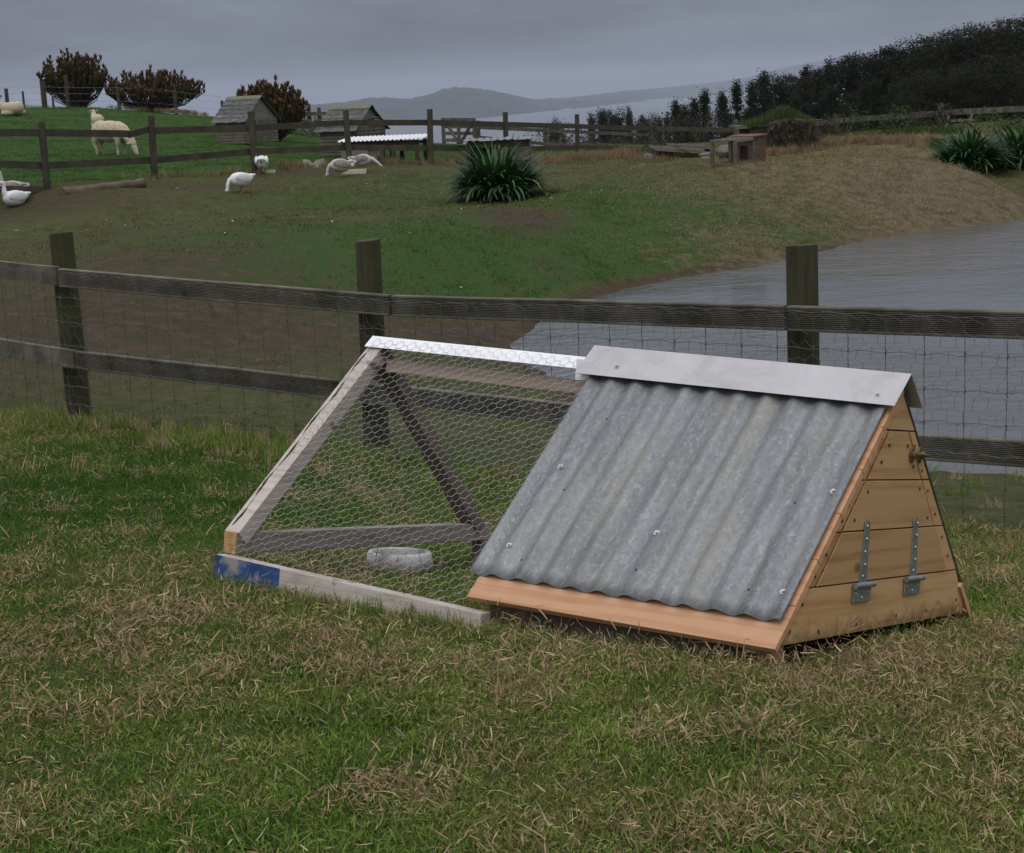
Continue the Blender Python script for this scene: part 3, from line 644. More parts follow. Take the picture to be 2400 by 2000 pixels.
leg(-1).build('end_leg', 'brown_timber', coop, bevel=.002)
eb = MB().box(-1.678, -1.633, -.552, .60, .006, .062).build('end_beam', 'grey_timber', coop, bevel=.002)
MB().box(-1.6785, -1.6325, -.556, -.5525, .0055, .0625).build('end_grain', 'end_grain', eb)
fb = MB(); fb.box(-1.672, -.76, -.588, -.548, -.07, .002, lambda x, y, z: (x, y, z - .036 * max(0, (x + 1.672)) * 1.0)); fb.build('bottom_board', 'pale_timber', coop, bevel=.002)
MB().box(-1.674, -1.43, -.5895, -.5475, -.068, .0012, lambda x, y, z: (x, y, z - .036 * (x + 1.672))).build('painted_end', 'blue_paint', coop)
MB().box(-1.672, -.80, .548, .592, -.075, .005).build('bottom_board', 'brown_timber', coop, bevel=.002)
# purlin just below the ridge at the back
MB().box(-1.622, -.80, .0, .062, -.098, -.060, lambda x, y, z: (x, y, z + RH(x))).build('purlin', 'purlin_timber', coop, bevel=.0015)
# white aluminium ridge strip
folded(-L_RUN - .026, -.845, RH(-L_RUN) + .004, RH(-.845) + .001, .046, .0016, .001).build('ridge_strip', 'white_paint', coop)
MB().box(-.905, -.85, -.05, -.046, .545, .60).build('tie_plate', 'white_paint', coop)
# hexagonal netting over the front of the run, from the bottom board over the ridge
def hexnet(P, s_max, t_max, cell, rad, sides=3, jit=0.0, keep=None):
    """P(s, t) -> point; cells of width `cell` along s, wires drawn as thin tubes"""
    mb = MB(); a = cell / math.sqrt(3); rows = int(t_max / (1.5 * a)) + 1; cols = int(s_max / cell) + 1; R_ = random.Random(3)
    jc = {}
    def node(s, t):
        k = (round(s / a * 8), round(t / a * 8))
        if k not in jc: jc[k] = Vector(P(s + R_.uniform(-jit, jit) * cell, t + R_.uniform(-jit, jit) * cell))
        return jc[k]
    for r in range(rows):
        for c in range(cols):
            s0 = (c + .5 * (r % 2)) * cell; t0 = r * 1.5 * a
            A, B, Cc, D = (s0, t0), (s0 + cell / 2, t0 + a / 2), (s0 - cell / 2, t0 + a / 2), (s0, t0 - a)
            for q0, q1, rr in ((A, B, rad), (A, Cc, rad), (A, D, rad * 1.25)):
                if all(0 <= q[0] <= s_max and 0 <= q[1] <= t_max for q in (q0, q1)) and (keep is None or (keep(*q0) and keep(*q1))):
                    mb.tube([node(*q0), node(*q1)], rr, sides, caps=False)
    return mb
def front_net(s, t):
    # s along the run from its end, t up the slope from the bottom board
    u = -1.66 + s; k = t / .81; top = RH(u) + .003
    b0 = Vector((u, -.585, .002 - .03 * s)); t0 = Vector((u, -.003, top)); p = b0 + (t0 - b0) * k
    bow = -.012 * math.sin(math.pi * min(k, 1)) * math.sin(math.pi * min(max(s / .82, 0), 1))
    return p + Vector((0, NR[0], NR[1])) * (.006 + bow + .003 * math.sin(9 * s + 5 * t))
tag(hexnet(lambda a_, b_: front_net(b_, a_), .81, .86, .0262, .00050, 3, .06).build('wire_netting', 'wire_bright', coop, fix=False), kind='stuff')

# food bowl in the run
bp = Vector(COOP_R.T @ (G(930, 1328) - COOP_T)); bw = coopw(-1.50, .045, -.072)
bg = G(936, 1338)
bowl = MB().lathe([(.001, .004), (.072, .004), (.080, .020), (.085, .052), (.089, .058), (.095, .058), (.100, .050), (.107, .004), (.098, .0), (.001, .0)], 40).build('feed_bowl', 'bowl_glaze', smooth=True)
bowl.location = (bg[0], bg[1], bg[2] + .004); bowl.rotation_euler = (math.radians(-9), math.radians(4), 0)
MB().lathe([(.0001, .034), (.079, .034)], 32).build('water', 'dark_inside', bowl, fix=False)  # dark disc added as the shade inside the bowl, put in as colour
tag(bowl, 'round pale grey feed bowl on the grass inside the wire run', 'bowl')

# ------------------------------------------------------------------ NEAR FENCE
fence = empty('paddock_fence', G(885, 1062), label='weathered post and grooved rail fence with wire netting behind the coop', cat='fence')
FO = np.array(fence.location)
def rel(p, o=None): return tuple(np.asarray(p) - (FO if o is None else o))
def round_post(top, base, r, parent, mat='fence_post', seed=0, n=20, buried=.15, o=None, cut=0.0):
    top, base = np.array(top), np.array(base); d = top - base; rr = random.Random(seed); mb = MB(); vs = []; K = 9
    ph = [rr.uniform(0, 6.3) for _ in range(3)]
    for i in range(K + 1):
        t = -buried / np.linalg.norm(d) + (1 + buried / np.linalg.norm(d)) * i / K
        for k in range(n):
            a = 2 * math.pi * k / n; q = r * (1.04 - .06 * t) * (1 + .025 * math.sin(2 * a + ph[0]) + .018 * math.sin(5 * a + ph[1]) + .012 * math.sin(9 * a + ph[2] + t * 2))
            p = base + d * t + np.array([math.cos(a) * q, math.sin(a) * q, cut * math.cos(a + ph[0]) if i == K else 0]); vs.append(rel(p, o))
    fs = [(i * n + k, i * n + (k + 1) % n, (i + 1) * n + (k + 1) % n, (i + 1) * n + k) for i in range(K) for k in range(n)] + [tuple(range(K * n, K * n + n))]
    return mb.add(vs, fs).build('post', mat, parent, bevel=.004)
def rail_bar(p0, p1, h, t, grooves, parent, mat, o=None, name='rail', up=(0, 0, 1)):
    """board on edge; p0/p1 = middle of the top edge; camera side carries the reeds"""
    p0, p1 = Vector(p0), Vector(p1); d = (p1 - p0).normalized(); nrm = d.cross(Vector(up)).normalized()
    if nrm.dot(-(p0 + p1)) < 0: nrm = -nrm
    upv = nrm.cross(d); upv = upv if upv.z > 0 else -upv
    prof = [(t / 2, 0)] if not grooves else []
    if grooves:
        edge = .009; prof = [(t / 2 - .003, 0), (t / 2, -.003), (t / 2, -edge)]; q = (h - 2 * edge) / grooves
        for i in range(grooves):
            z = -edge - i * q
            prof += [(t / 2 - .0055, z - q * .12), (t / 2 - .0055, z - q * .46), (t / 2 - .0005, z - q * .58), (t / 2 - .0005, z - q * .94)]
        prof += [(t / 2, -h + edge), (t / 2, -h + .003), (t / 2 - .003, -h)]
    else: prof.append((t / 2, -h))
    prof += [(-t / 2, -h), (-t / 2, 0)]
    L = (p1 - p0).length; ns = max(1, int(L / .25)); vs = []; k = len(prof); rr = random.Random(int(L * 999))
    for i in range(ns + 1):
        c = p0 + (p1 - p0) * (i / ns); wob = Vector((0, 0, rr.uniform(-.0015, .0015)))
        for a, b_ in prof: vs.append(Vector(rel(c + nrm * a + upv * b_ + wob, o)))
    fs = [(i * k + j, i * k + (j + 1) % k, (i + 1) * k + (j + 1) % k, (i + 1) * k + j) for i in range(ns) for j in range(k)]
    fs += [tuple(reversed(range(k))), tuple(range(ns * k, ns * k + k))]
    return MB().add(vs, fs).build(name, mat, parent)
posts = [((142, 545), (188, 990), 8.72, .062), ((862, 562), (884, 1062), 7.62, .060), ((1879, 574), (1888, 1190), 6.3, .0605)]
for i, (tp, bs, Y, r) in enumerate(posts):
    t_ = at(*tp, Y); b_ = at(*bs, Y); b_[2] = min(b_[2], gz(b_[0], b_[1]) + .02) if i < 2 else gz(b_[0], b_[1])
    t_[0], t_[1] = (t_[0], Y); b_[1] = Y
    round_post(t_, b_, r, fence, seed=i + 1, cut=.004)
TOPR = [((-160, 597), 9.55), ((136, 626), 8.58), ((140, 630), 8.58), ((915, 692), 7.42), ((922, 692), 7.42), ((1841, 716), 6.2), ((1849, 717), 6.2), ((2700, 735), 5.25)]
for i in range(0, 8, 2):
    rail_bar(at(*TOPR[i][0], TOPR[i][1]), at(*TOPR[i + 1][0], TOPR[i + 1][1]), .097, .034, 11 if i else 0, fence, 'fence_rail')
LOWR = [((-160, 770), 9.55), ((176, 822), 8.5), ((180, 823), 8.5), ((860, 897), 7.52), ((866, 898), 7.5), ((1880, 1000), 6.22), ((1886, 1000), 6.2), ((2700, 1052), 5.25)]
for i in range(0, 8, 2):
    rail_bar(at(*LOWR[i][0], LOWR[i][1]), at(*LOWR[i + 1][0], LOWR[i + 1][1]), .095, .034, 11 if i else 0, fence, 'fence_rail')
# netting: line of the fence on the camera side of the rails
PATH = np.array([at(-160, 597, 9.5), at(138, 627, 8.53), at(918, 692, 7.37), at(1845, 716, 6.15), at(2700, 735, 5.2)])
PATH[:, :2] += np.array([-.012, -.02])
seg = np.r_[0, np.cumsum(np.linalg.norm(np.diff(PATH[:, :2], axis=0), axis=1))]
def onpath(s): return np.array([np.interp(s, seg, PATH[:, k]) for k in range(3)])
SS = np.arange(0, seg[-1], .05); GP = np.array([onpath(s) for s in SS]); GZ = ground(GP[:, 0], GP[:, 1], False)
def netp(s, dz): p = onpath(s); return rel((p[0], p[1], p[2] - .022 - dz))
LEV = [.0, .135, .265, .385, .495, .60, .70]
wires = MB(); rr = random.Random(5); s = .03; VS = []
while s < seg[-1]:
    VS.append(s); zb = onpath(s)[2] - .022 - (np.interp(s, SS, GZ) + .0); off = rr.uniform(-.006, .006)
    pts = [netp(s + off * math.sin(3 * k) , zb * k / 6) for k in range(7)]
    wires.tube(pts, .00125, 4, caps=False); s += .152 + rr.uniform(-.008, .008)
for dz in LEV:
    pts = []; 
    for s in np.arange(0, seg[-1], .038):
        p = netp(s, dz + .004 * math.sin(2 * math.pi * s / .152) + .004 * math.sin(s * 2.1 + dz * 9)); pts.append((p[0], p[1], p[2]))
    wires.tube(pts, .0013, 4, caps=False)
for s in VS:
    for dz in LEV[1:]:
        c = Vector(netp(s, dz)); mbp = [c + Vector((.0, 0, .008)), c + Vector((.004, -.002, .002)), c + Vector((-.003, -.003, -.003)), c + Vector((.002, -.001, -.011))]
        wires.tube(mbp, .0022, 4)
tag(wires.build('stock_netting', 'wire_dull', fence, fix=False), kind='stuff')
tag(hexnet(lambda s, t: netp(s, .72 - t), seg[-1], .72, .062, .00062, 3, .12).build('bird_netting', 'wire_thin', fence, fix=False), kind='stuff')

# ------------------------------------------------------------------ FAR RAIL FENCE
FP = [(-150, 470, 22.6, 178), (112, 451, 24.2, 165), (363, 425, 26.2, 154), (597, 406, 27.6, 145), (820, 393, 29.4, 135), (1010, 387, 30.6, 131), (1187, 383, 34, 120), (1354, 370, 38, 102), (1528, 366, 41, 80), (1724, 352, 40, 72)]
q0 = at(363, 425, 26.2); FO2 = np.array([q0[0], q0[1], gz(q0[0], q0[1])])
ff = empty('rail_fence', tuple(FO2), label='dark two-rail timber fence along the top of the pond bank', cat='fence')
lean = [0, -15, -9, -10, -10, -3, -3, -2, -2, 0]; tops = []
for i, (px, py, Y, hpx) in enumerate(FP):
    b_ = at(px, py, Y); b_[2] = gz(b_[0], b_[1]); h = hpx * Y / FPX; t_ = at(px + lean[i], py - hpx, Y)
    zt = t_[2]; tops.append((t_, b_))
    round_post(t_, b_, .055, ff, seed=20 + i, n=10, o=FO2, mat='far_rail')
# rails hang on the far side of the posts: pixel heights of their top edges at each post
RT = [(302, 372), (303, 380), (299, 368), (293, 348), (281, 339), (281, 340), (286, 343), (291, 341), (297, 345), (300, 350)]
def far_rail(i, j, k, h=.105, ext=0.0, z0=0, z1=0, f0=0, f1=1):
    a = at(FP[i][0] + lean[i] * .6, RT[i][k] + z0, FP[i][2] + .07); c = at(FP[j][0] + lean[j] * .6, RT[j][k] + z1, FP[j][2] + .07)
    rail_bar(a + (c - a) * f0, a + (c - a) * f1, h, .04, 0, ff, 'far_rail', o=FO2)
for i in range(len(FP) - 1):
    for k in (0, 1):
        if i == 1 and k == 0:
            rail_bar(at(104, 303, 24.25), at(303, 306, 25.75), .105, .04, 0, ff, 'far_rail', o=FO2); rail_bar(at(301, 309, 25.7), at(352, 294, 26.25), .10, .04, 0, ff, 'far_rail', o=FO2)    # broken rail, propped back up
            continue
        far_rail(i, i + 1, k)
rail_bar(at(-60, 436, 23.3), at(104, 437, 24.15), .1, .05, 0, ff, 'far_rail', o=FO2, name='kick_board')
# right hand stretch, paler and climbing
q0 = at(1960, 330, 37); FO3 = np.array([q0[0], q0[1], gz(q0[0], q0[1])])
fr = empty('rail_fence', tuple(FO3), label='paler single-rail fence climbing in front of the dark pine wood', cat='fence')
RP = [(1724, 282, 40), (1960, 268, 38), (2205, 244, 35), (2440, 238, 33)]
for i, (px, py, Y) in enumerate(RP):
    t_ = at(px, py, Y); round_post(t_, (t_[0], Y, gz(t_[0], Y)), .06, fr, seed=40 + i, n=10, o=FO3, mat='fence_rail')
for i, (ya, yb) in enumerate(((303, 279), (277, 259), (258, 246))):
    rail_bar(at(RP[i][0], ya, RP[i][2] - .07), at(RP[i + 1][0], yb, RP[i + 1][2] - .07), .12, .045, 0, fr, 'fence_rail', o=FO3)
# gate and yard fence behind
q0 = atg(1060, 40); g0 = empty('farm_gate', tuple(q0), label='grey timber farm gate with diagonal braces beyond the rail fence', cat='gate')
GO = np.array(q0); GA, GB = at(1036, 279, 40.3), at(1112, 280, 39.6); gd = GB - GA
def gp(f, py): 
    a = GA + gd * f; zz = at(1036 + 76 * f, py, a[1]); return np.array([a[0], a[1], zz[2]]) - GO
for py in (281, 297, 313, 329): MB().bar(gp(0, py), gp(1, py), .03, .085).build('gate_bar', 'fence_rail', g0)
for f in (0.02, .5, .98): MB().bar(gp(f, 338), gp(f, 277), .09, .05, up=(0, 1, 0)).build('stile', 'fence_rail', g0)
MB().bar(gp(.12, 286) + [0, -.05, 0], gp(.47, 336) + [0, -.05, 0], .08, .03, up=(0, 1, 0)).build('brace', 'fence_rail', g0)
MB().bar(gp(.95, 284) + [0, -.05, 0], gp(.55, 336) + [0, -.05, 0], .08, .03, up=(0, 1, 0)).build('brace', 'fence_rail', g0)
q0 = atg(1200, 43); YO = np.array(q0); yf = empty('yard_fence', tuple(q0), label='grey yard fence of thin rails running right from the farm gate', cat='fence')
YP = [(1119, 283, 40), (1277, 294, 43), (1525, 308, 46)]
for i, (px, py, Y) in enumerate(YP): t_ = at(px, py, Y); round_post(t_, (t_[0], Y, gz(t_[0], Y)), .06, yf, seed=50 + i, n=10, o=YO, mat='fence_rail')
for i, (a, c) in enumerate(((294, 302), (302, 313))): rail_bar(at(YP[i][0], a, YP[i][2] - .08), at(YP[i + 1][0], c, YP[i + 1][2] - .08), .09, .04, 0, yf, 'fence_rail', o=YO)
for i, (a, c) in enumerate(((318, 334), (334, 338))): rail_bar(at(YP[i][0], a, YP[i][2] - .08), at(YP[i + 1][0], c, YP[i + 1][2] - .08), .08, .04, 0, yf, 'fence_rail', o=YO)
# low fence behind the huts
q0 = atg(735, 46); ZO = np.array(q0); zf = empty('boundary_fence', tuple(q0), label='pale rail fence between the two hen huts', cat='fence')
for i, (px, py, Y) in enumerate(((650, 268, 46), (723, 243, 46), (747, 252, 46))): t_ = at(px, py, Y); round_post(t_, (t_[0], Y, gz(t_[0], Y)), .055, zf, seed=60 + i, n=10, o=ZO, mat='fence_rail')
rail_bar(at(690, 264, 45.9), at(765, 262, 45.9), .10, .04, 0, zf, 'fence_rail', o=ZO)
rail_bar(at(600, 277, 42), at(730, 281, 44), .09, .04, 0, zf, 'fence_rail', o=ZO)
# posts on the crest of the paddock
q0 = atg(230, 52); CO = np.array(q0); cf = empty('wire_fence', tuple(q0), label='thin wire fence with bare posts along the paddock crest', cat='fence')
CPT = []
for i, (px, t, r) in enumerate(((-40, 205, .05), (14, 208, .06), (53, 214, .035), (99, 190, .085), (123, 226, .035), (153, 176, .06), (274, 190, .055), (407, 198, .06), (520, 236, .05))):
    t_ = at(px, t, 52.5); b_ = (t_[0], 52.5, gz(t_[0], 52.5)); CPT.append((t_, b_))
    round_post(t_, b_, r, cf, seed=70 + i, n=9, o=CO, mat='far_rail')
wf = MB()
for f in (.3, .6, .85):
    for i in range(len(CPT) - 1):
        a = np.array(CPT[i][1]) + [0, -.07, .75 * f]; c = np.array(CPT[i + 1][1]) + [0, -.07, .75 * f]; wf.tube([a - CO, c - CO], .004, 3, caps=False)
tag(wf.build('fence_wire', 'wire_dull', cf, fix=False), kind='stuff')

# ------------------------------------------------------------------ timber on the ground
def lying_log(name, a, c, r, mat, label, cat='log', half=False):
    a, c = np.array(a), np.array(c); o_ = (a + c) / 2; e = empty(name, tuple(o_), label=label, cat=cat) if False else None
    mb = MB(); rr = random.Random(int(abs(a[0]) * 100)); N = 12; pts = [Vector(a - o_ + (c - a) * i / 8 + np.array([0, 0, rr.uniform(-.006, .006)])) for i in range(9)]
    mb.tube(pts, [r * rr.uniform(.93, 1.05) for _ in pts], N)
    ob = mb.build(name, mat, bevel=.006); ob.location = tuple(o_); return tag(ob, label, cat)
a, c = G(142, 462), G(334, 440)
lying_log('fence_log', a + [0, .12, .05], c + [0, .12, .06], .075, 'log_bark', 'half-round timber log lying on the bare ground below the broken rail')

# ------------------------------------------------------------------ hen huts and shelters
def hut(px, Y, rz, l, g, hw, hr, label, window=False, lean=0.0):
    b_ = atg(px, Y); e = empty('hen_hut', tuple(b_), rz, label, 'hen hut', 'hen huts in the paddock'); e.rotation_euler[0] = lean
    T = .02; zb = .06
    def boards(p0, p1, n_, zt, out):          # stepped weatherboards on a wall from p0 to p1
        mb = MB(); p0, p1 = Vector(p0), Vector(p1); o_ = Vector(out)
        hgt = (zt - zb) / n_
        for i in range(n_):
            z0, z1 = zb + i * hgt, zb + (i + 1) * hgt
            vs = []
            for p in (p0, p1):
                vs += [p + Vector((0, 0, z0)) + o_ * .028, p + Vector((0, 0, z0)), p + Vector((0, 0, z1 + .004)), p + Vector((0, 0, z1 + .004)) + o_ * .012]
            mb.add(vs, [(0, 1, 2, 3), (7, 6, 5, 4), (0, 4, 5, 1), (1, 5, 6, 2), (2, 6, 7, 3), (3, 7, 4, 0)])
        return mb
    a, c = l / 2, g / 2
    boards((-a, -c, 0), (a, -c, 0), 8, hw, (0, -1, 0)).build('side_wall', 'hut_wall', e)
    boards((a, c, 0), (-a, c, 0), 8, hw, (0, 1, 0)).build('side_wall', 'hut_wall', e)
    boards((-a, c, 0), (-a, -c, 0), 8, hw, (-1, 0, 0)).build('end_wall', 'hut_wall', e)
    boards((a, -c, 0), (a, c, 0), 8, hw, (1, 0, 0)).build('end_wall', 'hut_wall', e)
    for s in (-1, 1):
        MB().prism([(-c, hw), (c, hw), (0, hw + hr - .03)], .03, lambda v_, z_, w, s=s: (s * (a - .001) - s * w, v_, z_)).build('gable', 'hut_panel' if s > 0 else 'hut_wall', e)
    if window:
        MB().box(a + .012, a + .03, -.02, .30, hw + .02, hw + .17).build('window_opening', 'dark_inside', e); w_ = MB()
        w_.box(a + .031, a + .038, .09, .28, hw + .04, hw + .15); w_.build('ply_patch', 'yellow_ply', e)
        fr_ = MB(); fr_.box(a + .02, a + .045, -.04, .32, hw + .17, hw + .195); fr_.box(a + .02, a + .045, -.04, -.02, hw + .0, hw + .17); fr_.box(a + .02, a + .045, .30, .32, hw, hw + .17); fr_.build('window_frame', 'hut_panel', e)
    else:
        MB().box(a + .005, a + .032, -c * .75, -c * .48, zb + .05, hw - .10).build('pop_hole', 'dark_inside', e); MB().box(a + .03, a + .035, -c * .62, -c * .46, hw + .02, hw + .13).build('vent', 'dark_inside', e)
        MB().box(a + .02, a + .05, -c * .44, c * .35, zb, hw - .04).build('door', 'hut_wall', e, bevel=.004)
    N = 6; ov = .09; sl_ = math.hypot(c + ov, hr * (c + ov) / c); dz = hr * (c + ov) / c
    for s in (-1, 1):
        for i in range(N):
            t0, t1 = i / N, (i + 1.08) / N; mb = MB(); rr = random.Random(i + int(s) + int(px))
            p = lambda u, t, k: (u, s * (c + ov) * t, hw + hr - dz * t + k)
            cuts = np.linspace(-a - .08, a + .08, 9)
            for j in range(8):
                k = rr.uniform(.0, .012); k2 = rr.uniform(-.01, .012)
                vs = [p(u, t, kk) for t, kk in ((t0, .004), (t0, .016), (min(t1, 1.04) + k2, .024 + k), (min(t1, 1.04) + k2, .010 + k)) for u in (cuts[j] + .002, cuts[j + 1] - .002)]
                mb.add(vs, [(0, 1, 3, 2), (2, 3, 5, 4), (4, 5, 7, 6), (6, 7, 1, 0), (0, 2, 4, 6), (1, 7, 5, 3)])
            mb.build('shingle_course', 'shingle', e)
    rc = MB()
    for s in (-1, 1): rc.add([(u, s * v_, hw + hr + z_) for u in (-a - .09, a + .09) for v_, z_ in ((0, .035), (.075, .035 - .075 * hr / c), (.075, .02 - .075 * hr / c), (0, .02))], [(0, 1, 5, 4), (1, 2, 6, 5), (2, 3, 7, 6), (0, 4, 7, 3), (0, 3, 2, 1), (4, 5, 6, 7)])
    rc.build('ridge_board', 'lichen_ridge', e)
    return e
hut(586, 39.5, math.radians(-33), .92, 1.12, .62, .50, 'grey shingled hen hut with a dark pop hole, red shrub behind it')
h2 = hut(832, 34.0, math.radians(-36), .95, .92, .60, .42, 'lichen-ridged hen hut with a small gable window behind the white-roofed shelter', window=True)
# low shelter with a bright corrugated roof
def shelter(px, Y, rz, l, d, h, label, bright):
    b_ = atg(px, Y); e = empty('animal_shelter', tuple(b_), rz, label, 'shelter')
    a, c = l / 2, d / 2
    mb = MB(); n_ = int(l / .0765 * 8) if bright else int(l / .12 * 6)
    def P(i, j, k): u = -a - .06 + (l + .12) * i / n_; return (u, (-c - .08) + (d + .16) * j, h + .05 + (.06 if bright else .02) * j + .012 * math.cos(i * 2 * math.pi / (8 if bright else 6)) + k * .003)
    for i in range(n_):
        mb.add([P(i, 0, 0), P(i + 1, 0, 0), P(i + 1, 1, 0), P(i, 1, 0), P(i, 0, 1), P(i + 1, 0, 1), P(i + 1, 1, 1), P(i, 1, 1)], [(3, 2, 1, 0), (4, 5, 6, 7), (0, 1, 5, 4), (2, 3, 7, 6)])
    mb.build('roof_sheet', 'white_sheet' if bright else 'galvanised', e)
    for u in ((-a + .04, a * .05, a * .32, a - .04) if bright else (-a + .03, a - .03)):
        for v_ in (-c + .03, c - .03): MB().box(u - .035, u + .035, v_ - .035, v_ + .035, -.05, h + (.03 if v_ > 0 else 0)).build('post', 'far_rail', e)
    MB().box(-a, a, -c - .005, -c + .03, h - .09, h + .035).build('beam', 'far_rail', e)
    if bright:
        MB().box(-a - .02, -a + l * .34, -c - .03, -c - .006, .0, h - .095).build('side_panel', 'hut_panel', e); MB().box(-a + l * .345, -a + l * .46, -c - .03, -c - .006, 0, h - .2).build('side_panel', 'hut_wall', e)
        MB().box(-a, a, c - .02, c, .32, h).build('back_board', 'far_rail', e)
    else:
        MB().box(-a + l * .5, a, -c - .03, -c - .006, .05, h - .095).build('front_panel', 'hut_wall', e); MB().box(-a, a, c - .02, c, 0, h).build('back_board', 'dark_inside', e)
        for s in (-1, 1): MB().box(s * a - .012, s * a + .012, -c + .03, c - .025, 0, h - .01).build('side_panel', 'hut_wall', e)
    return e
shelter(906, 31.8, math.radians(-10), 1.50, .8, .37, 'low open shelter with a bright white corrugated roof behind the rail fence', True)
shelter(1172, 31.6, math.radians(-4), 1.18, .7, .40, 'dark low shelter with a flat tin roof behind the strappy clump', False)
# red-brown rabbit hutch with a slatted run
hb = G(1738, 382); hu = empty('rabbit_hutch', tuple(hb), math.radians(50), 'red-brown timber hutch with an open slatted run on dry grass', 'hutch'); hu.scale = (.78,) * 3
def HB(name, x0, x1, y0, y1, z0, z1, mat, par=None, fn=None): return MB().box(x0, x1, y0, y1, z0, z1, fn).build(name, mat, par or hu)
for x in (-.62, .02):
    for y in (-.25, .25): HB('run_post', x - .03, x + .03, y - .03, y + .03, -.06, .40, 'hut_wall')
for y in (-.25, .25):
    HB('run_rail', -.65, .05, y - .02, y + .02, .402, .44, 'hut_panel', fn=lambda x, y_, z: (x, y_, z + .03 * (x + .65))); HB('run_rail', -.59, -.01, y - .02, y + .02, -.01, .035, 'hut_wall')
for x in (-.64, -.44, -.24, -.04): HB('top_slat', x - .022, x + .022, -.27, .27, .443 + .03 * (x + .65), .462 + .03 * (x + .65), 'hut_panel')
HB('run_rail', -.64, -.60, -.22, .22, -.01, .035, 'hut_wall')
for i in range(6):
    z0 = i * .082 - .02
    for y in (-.28, .265): HB('side_plank', .06, .40, y, y + .015, z0, z0 + .078, 'red_plank')
    HB('end_plank', .40, .415, -.28, .28, z0, z0 + .078, 'red_plank'); dh = i in (1, 2, 3)
    HB('front_plank', .045, .059, -.262, -.11 if dh else .262, z0, z0 + .078, 'red_plank')
    if dh: HB('front_plank', .045, .059, .06, .262, z0, z0 + .078, 'red_plank')
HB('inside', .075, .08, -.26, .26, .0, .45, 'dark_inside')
HB('hutch_roof', .0, .45, -.31, .31, .475, .497, 'red_plank', fn=lambda x, y, z: (x, y, z + .05 * x))
# old slabs, stones and a drum end beside the hutch
def rock(loc, r, label, seed, sq=(1, 1, .6)):
    bm = bmesh.new(); bmesh.ops.create_icosphere(bm, subdivisions=3, radius=1)
    rr = random.Random(seed); o1, o2 = rr.uniform(0, 9), rr.uniform(0, 9)
    for v_ in bm.verts:
        k = 1 + .35 * (float(vnoise(np.array([v_.co.x * 1.6 + o1]), np.array([v_.co.y * 1.6 + v_.co.z * 2 + o2]))[0]) - .5); v_.co = Vector((v_.co.x * r * sq[0], v_.co.y * r * sq[1], v_.co.z * r * sq[2])) * k
    me = bpy.data.meshes.new('rock'); bm.to_mesh(me); bm.free(); ob = obj('rock', me, 'stone'); ob.location = loc; return tag(ob, label, 'rock', 'rocks beside the hutch')
for i, (px, py, r, lb) in enumerate(((1655, 366, .14, 'upper of two grey rocks between the log slabs and the hutch'), (1652, 376, .13, 'lower flat grey rock on dry grass beside the hutch run'), (1702, 356, .22, 'tall grey rock seen behind the slatted hutch run'))):
    p = atg(px, 31.3 - (.5 if i == 1 else 0)); zz = at(px, py, p[1])[2]; rock((p[0], p[1], max(zz, p[2] + .03)), r, lb, i)
def slab(pxa, pxb, ya, yb, Y, th, label):
    a, c = at(pxa, ya, Y), at(pxb, yb, Y); o_ = (a + c) / 2; mb = MB(); rr = random.Random(int(pxa)); N = 9; vs = []
    for i in range(N):
        p = a - o_ + (c - a) * i / (N - 1); 
        for k in range(10):
            an = 2 * math.pi * k / 10; vs.append(p + np.array([rr.uniform(-.02, .02), .24 * math.cos(an) * rr.uniform(.85, 1.1), th * math.sin(an) * rr.uniform(.8, 1.15)]))
    fs = [(i * 10 + k, i * 10 + (k + 1) % 10, i * 10 + 10 + (k + 1) % 10, i * 10 + 10 + k) for i in range(N - 1) for k in range(10)] + [tuple(reversed(range(10))), tuple(range(80, 90))]
    ob = mb.add(vs, fs)  .build('log_slab', 'far_rail'); ob.location = tuple(o_); return tag(ob, label, 'log', 'old log slabs')
slab(1523, 1650, 352, 360, 31.6, .10, 'long low grey log slab resting between the blue drum and the rocks'); slab(1560, 1660, 345, 349, 31.9, .085, 'grey log slab lying on top of another slab near the hutch')
p = atg(1518, 31.2); dr = MB().lathe([(.001, .30), (.10, .30), (.16, .27), (.19, .18), (.20, .0), (.20, -.1)], 20).build('drum', 'blue_drum', smooth=True); dr.location = (p[0], p[1], p[2] - .02); dr.rotation_euler = (0, .18, 0); dr.scale = (.62, .62, .62)
tag(dr, 'blue-grey plastic drum end beside the old log slabs', 'drum')
MB().box(-.12, .12, -.16, .16, .0, .30)
# feed tubs and trays by the geese
def tub(px, py, l, d, h, rz, label, cut):
    p = G(px, py); e = MB(); t = .012; a, c = l / 2, d / 2
    ht = lambda x: h * (1 - (.62 * math.exp(-((x + .02) / (l * .2)) ** 2) if cut else 0))
    xs = np.linspace(-a, a, 9)
    for i in range(8):
        for y in (-c, c): e.add([(x, y + yy, z) for x in (xs[i], xs[i + 1]) for yy in (-t / 2, t / 2) for z in (0, ht(x))], [(0, 1, 3, 2), (4, 6, 7, 5), (0, 4, 5, 1), (2, 3, 7, 6), (1, 5, 7, 3)])
    for x in (-a, a): e.box(x - t / 2, x + t / 2, -c, c, 0, h)
    e.box(-a, a, -c, c, .004, .018)
    ob = e.build('feed_tub', 'cream_plastic'); ob.location = (p[0], p[1], p[2] - .005); ob.rotation_euler = (0, 0, rz); return tag(ob, label, 'tub')
tub(736, 393, .34, .22, .15, -.1, 'cream plastic tub with a scooped side at the fence foot', True)
tub(830, 407, .40, .25, .07, .05, 'shallow cream feed tray between the two grey geese', False)
tub(634, 405, .15, .12, .05, .1, 'small cream dish behind the white goose facing away', False)
tub(620, 352, .40, .3, .05, .0, 'pale shallow trough on the grass at the door of the shingled hut', False)

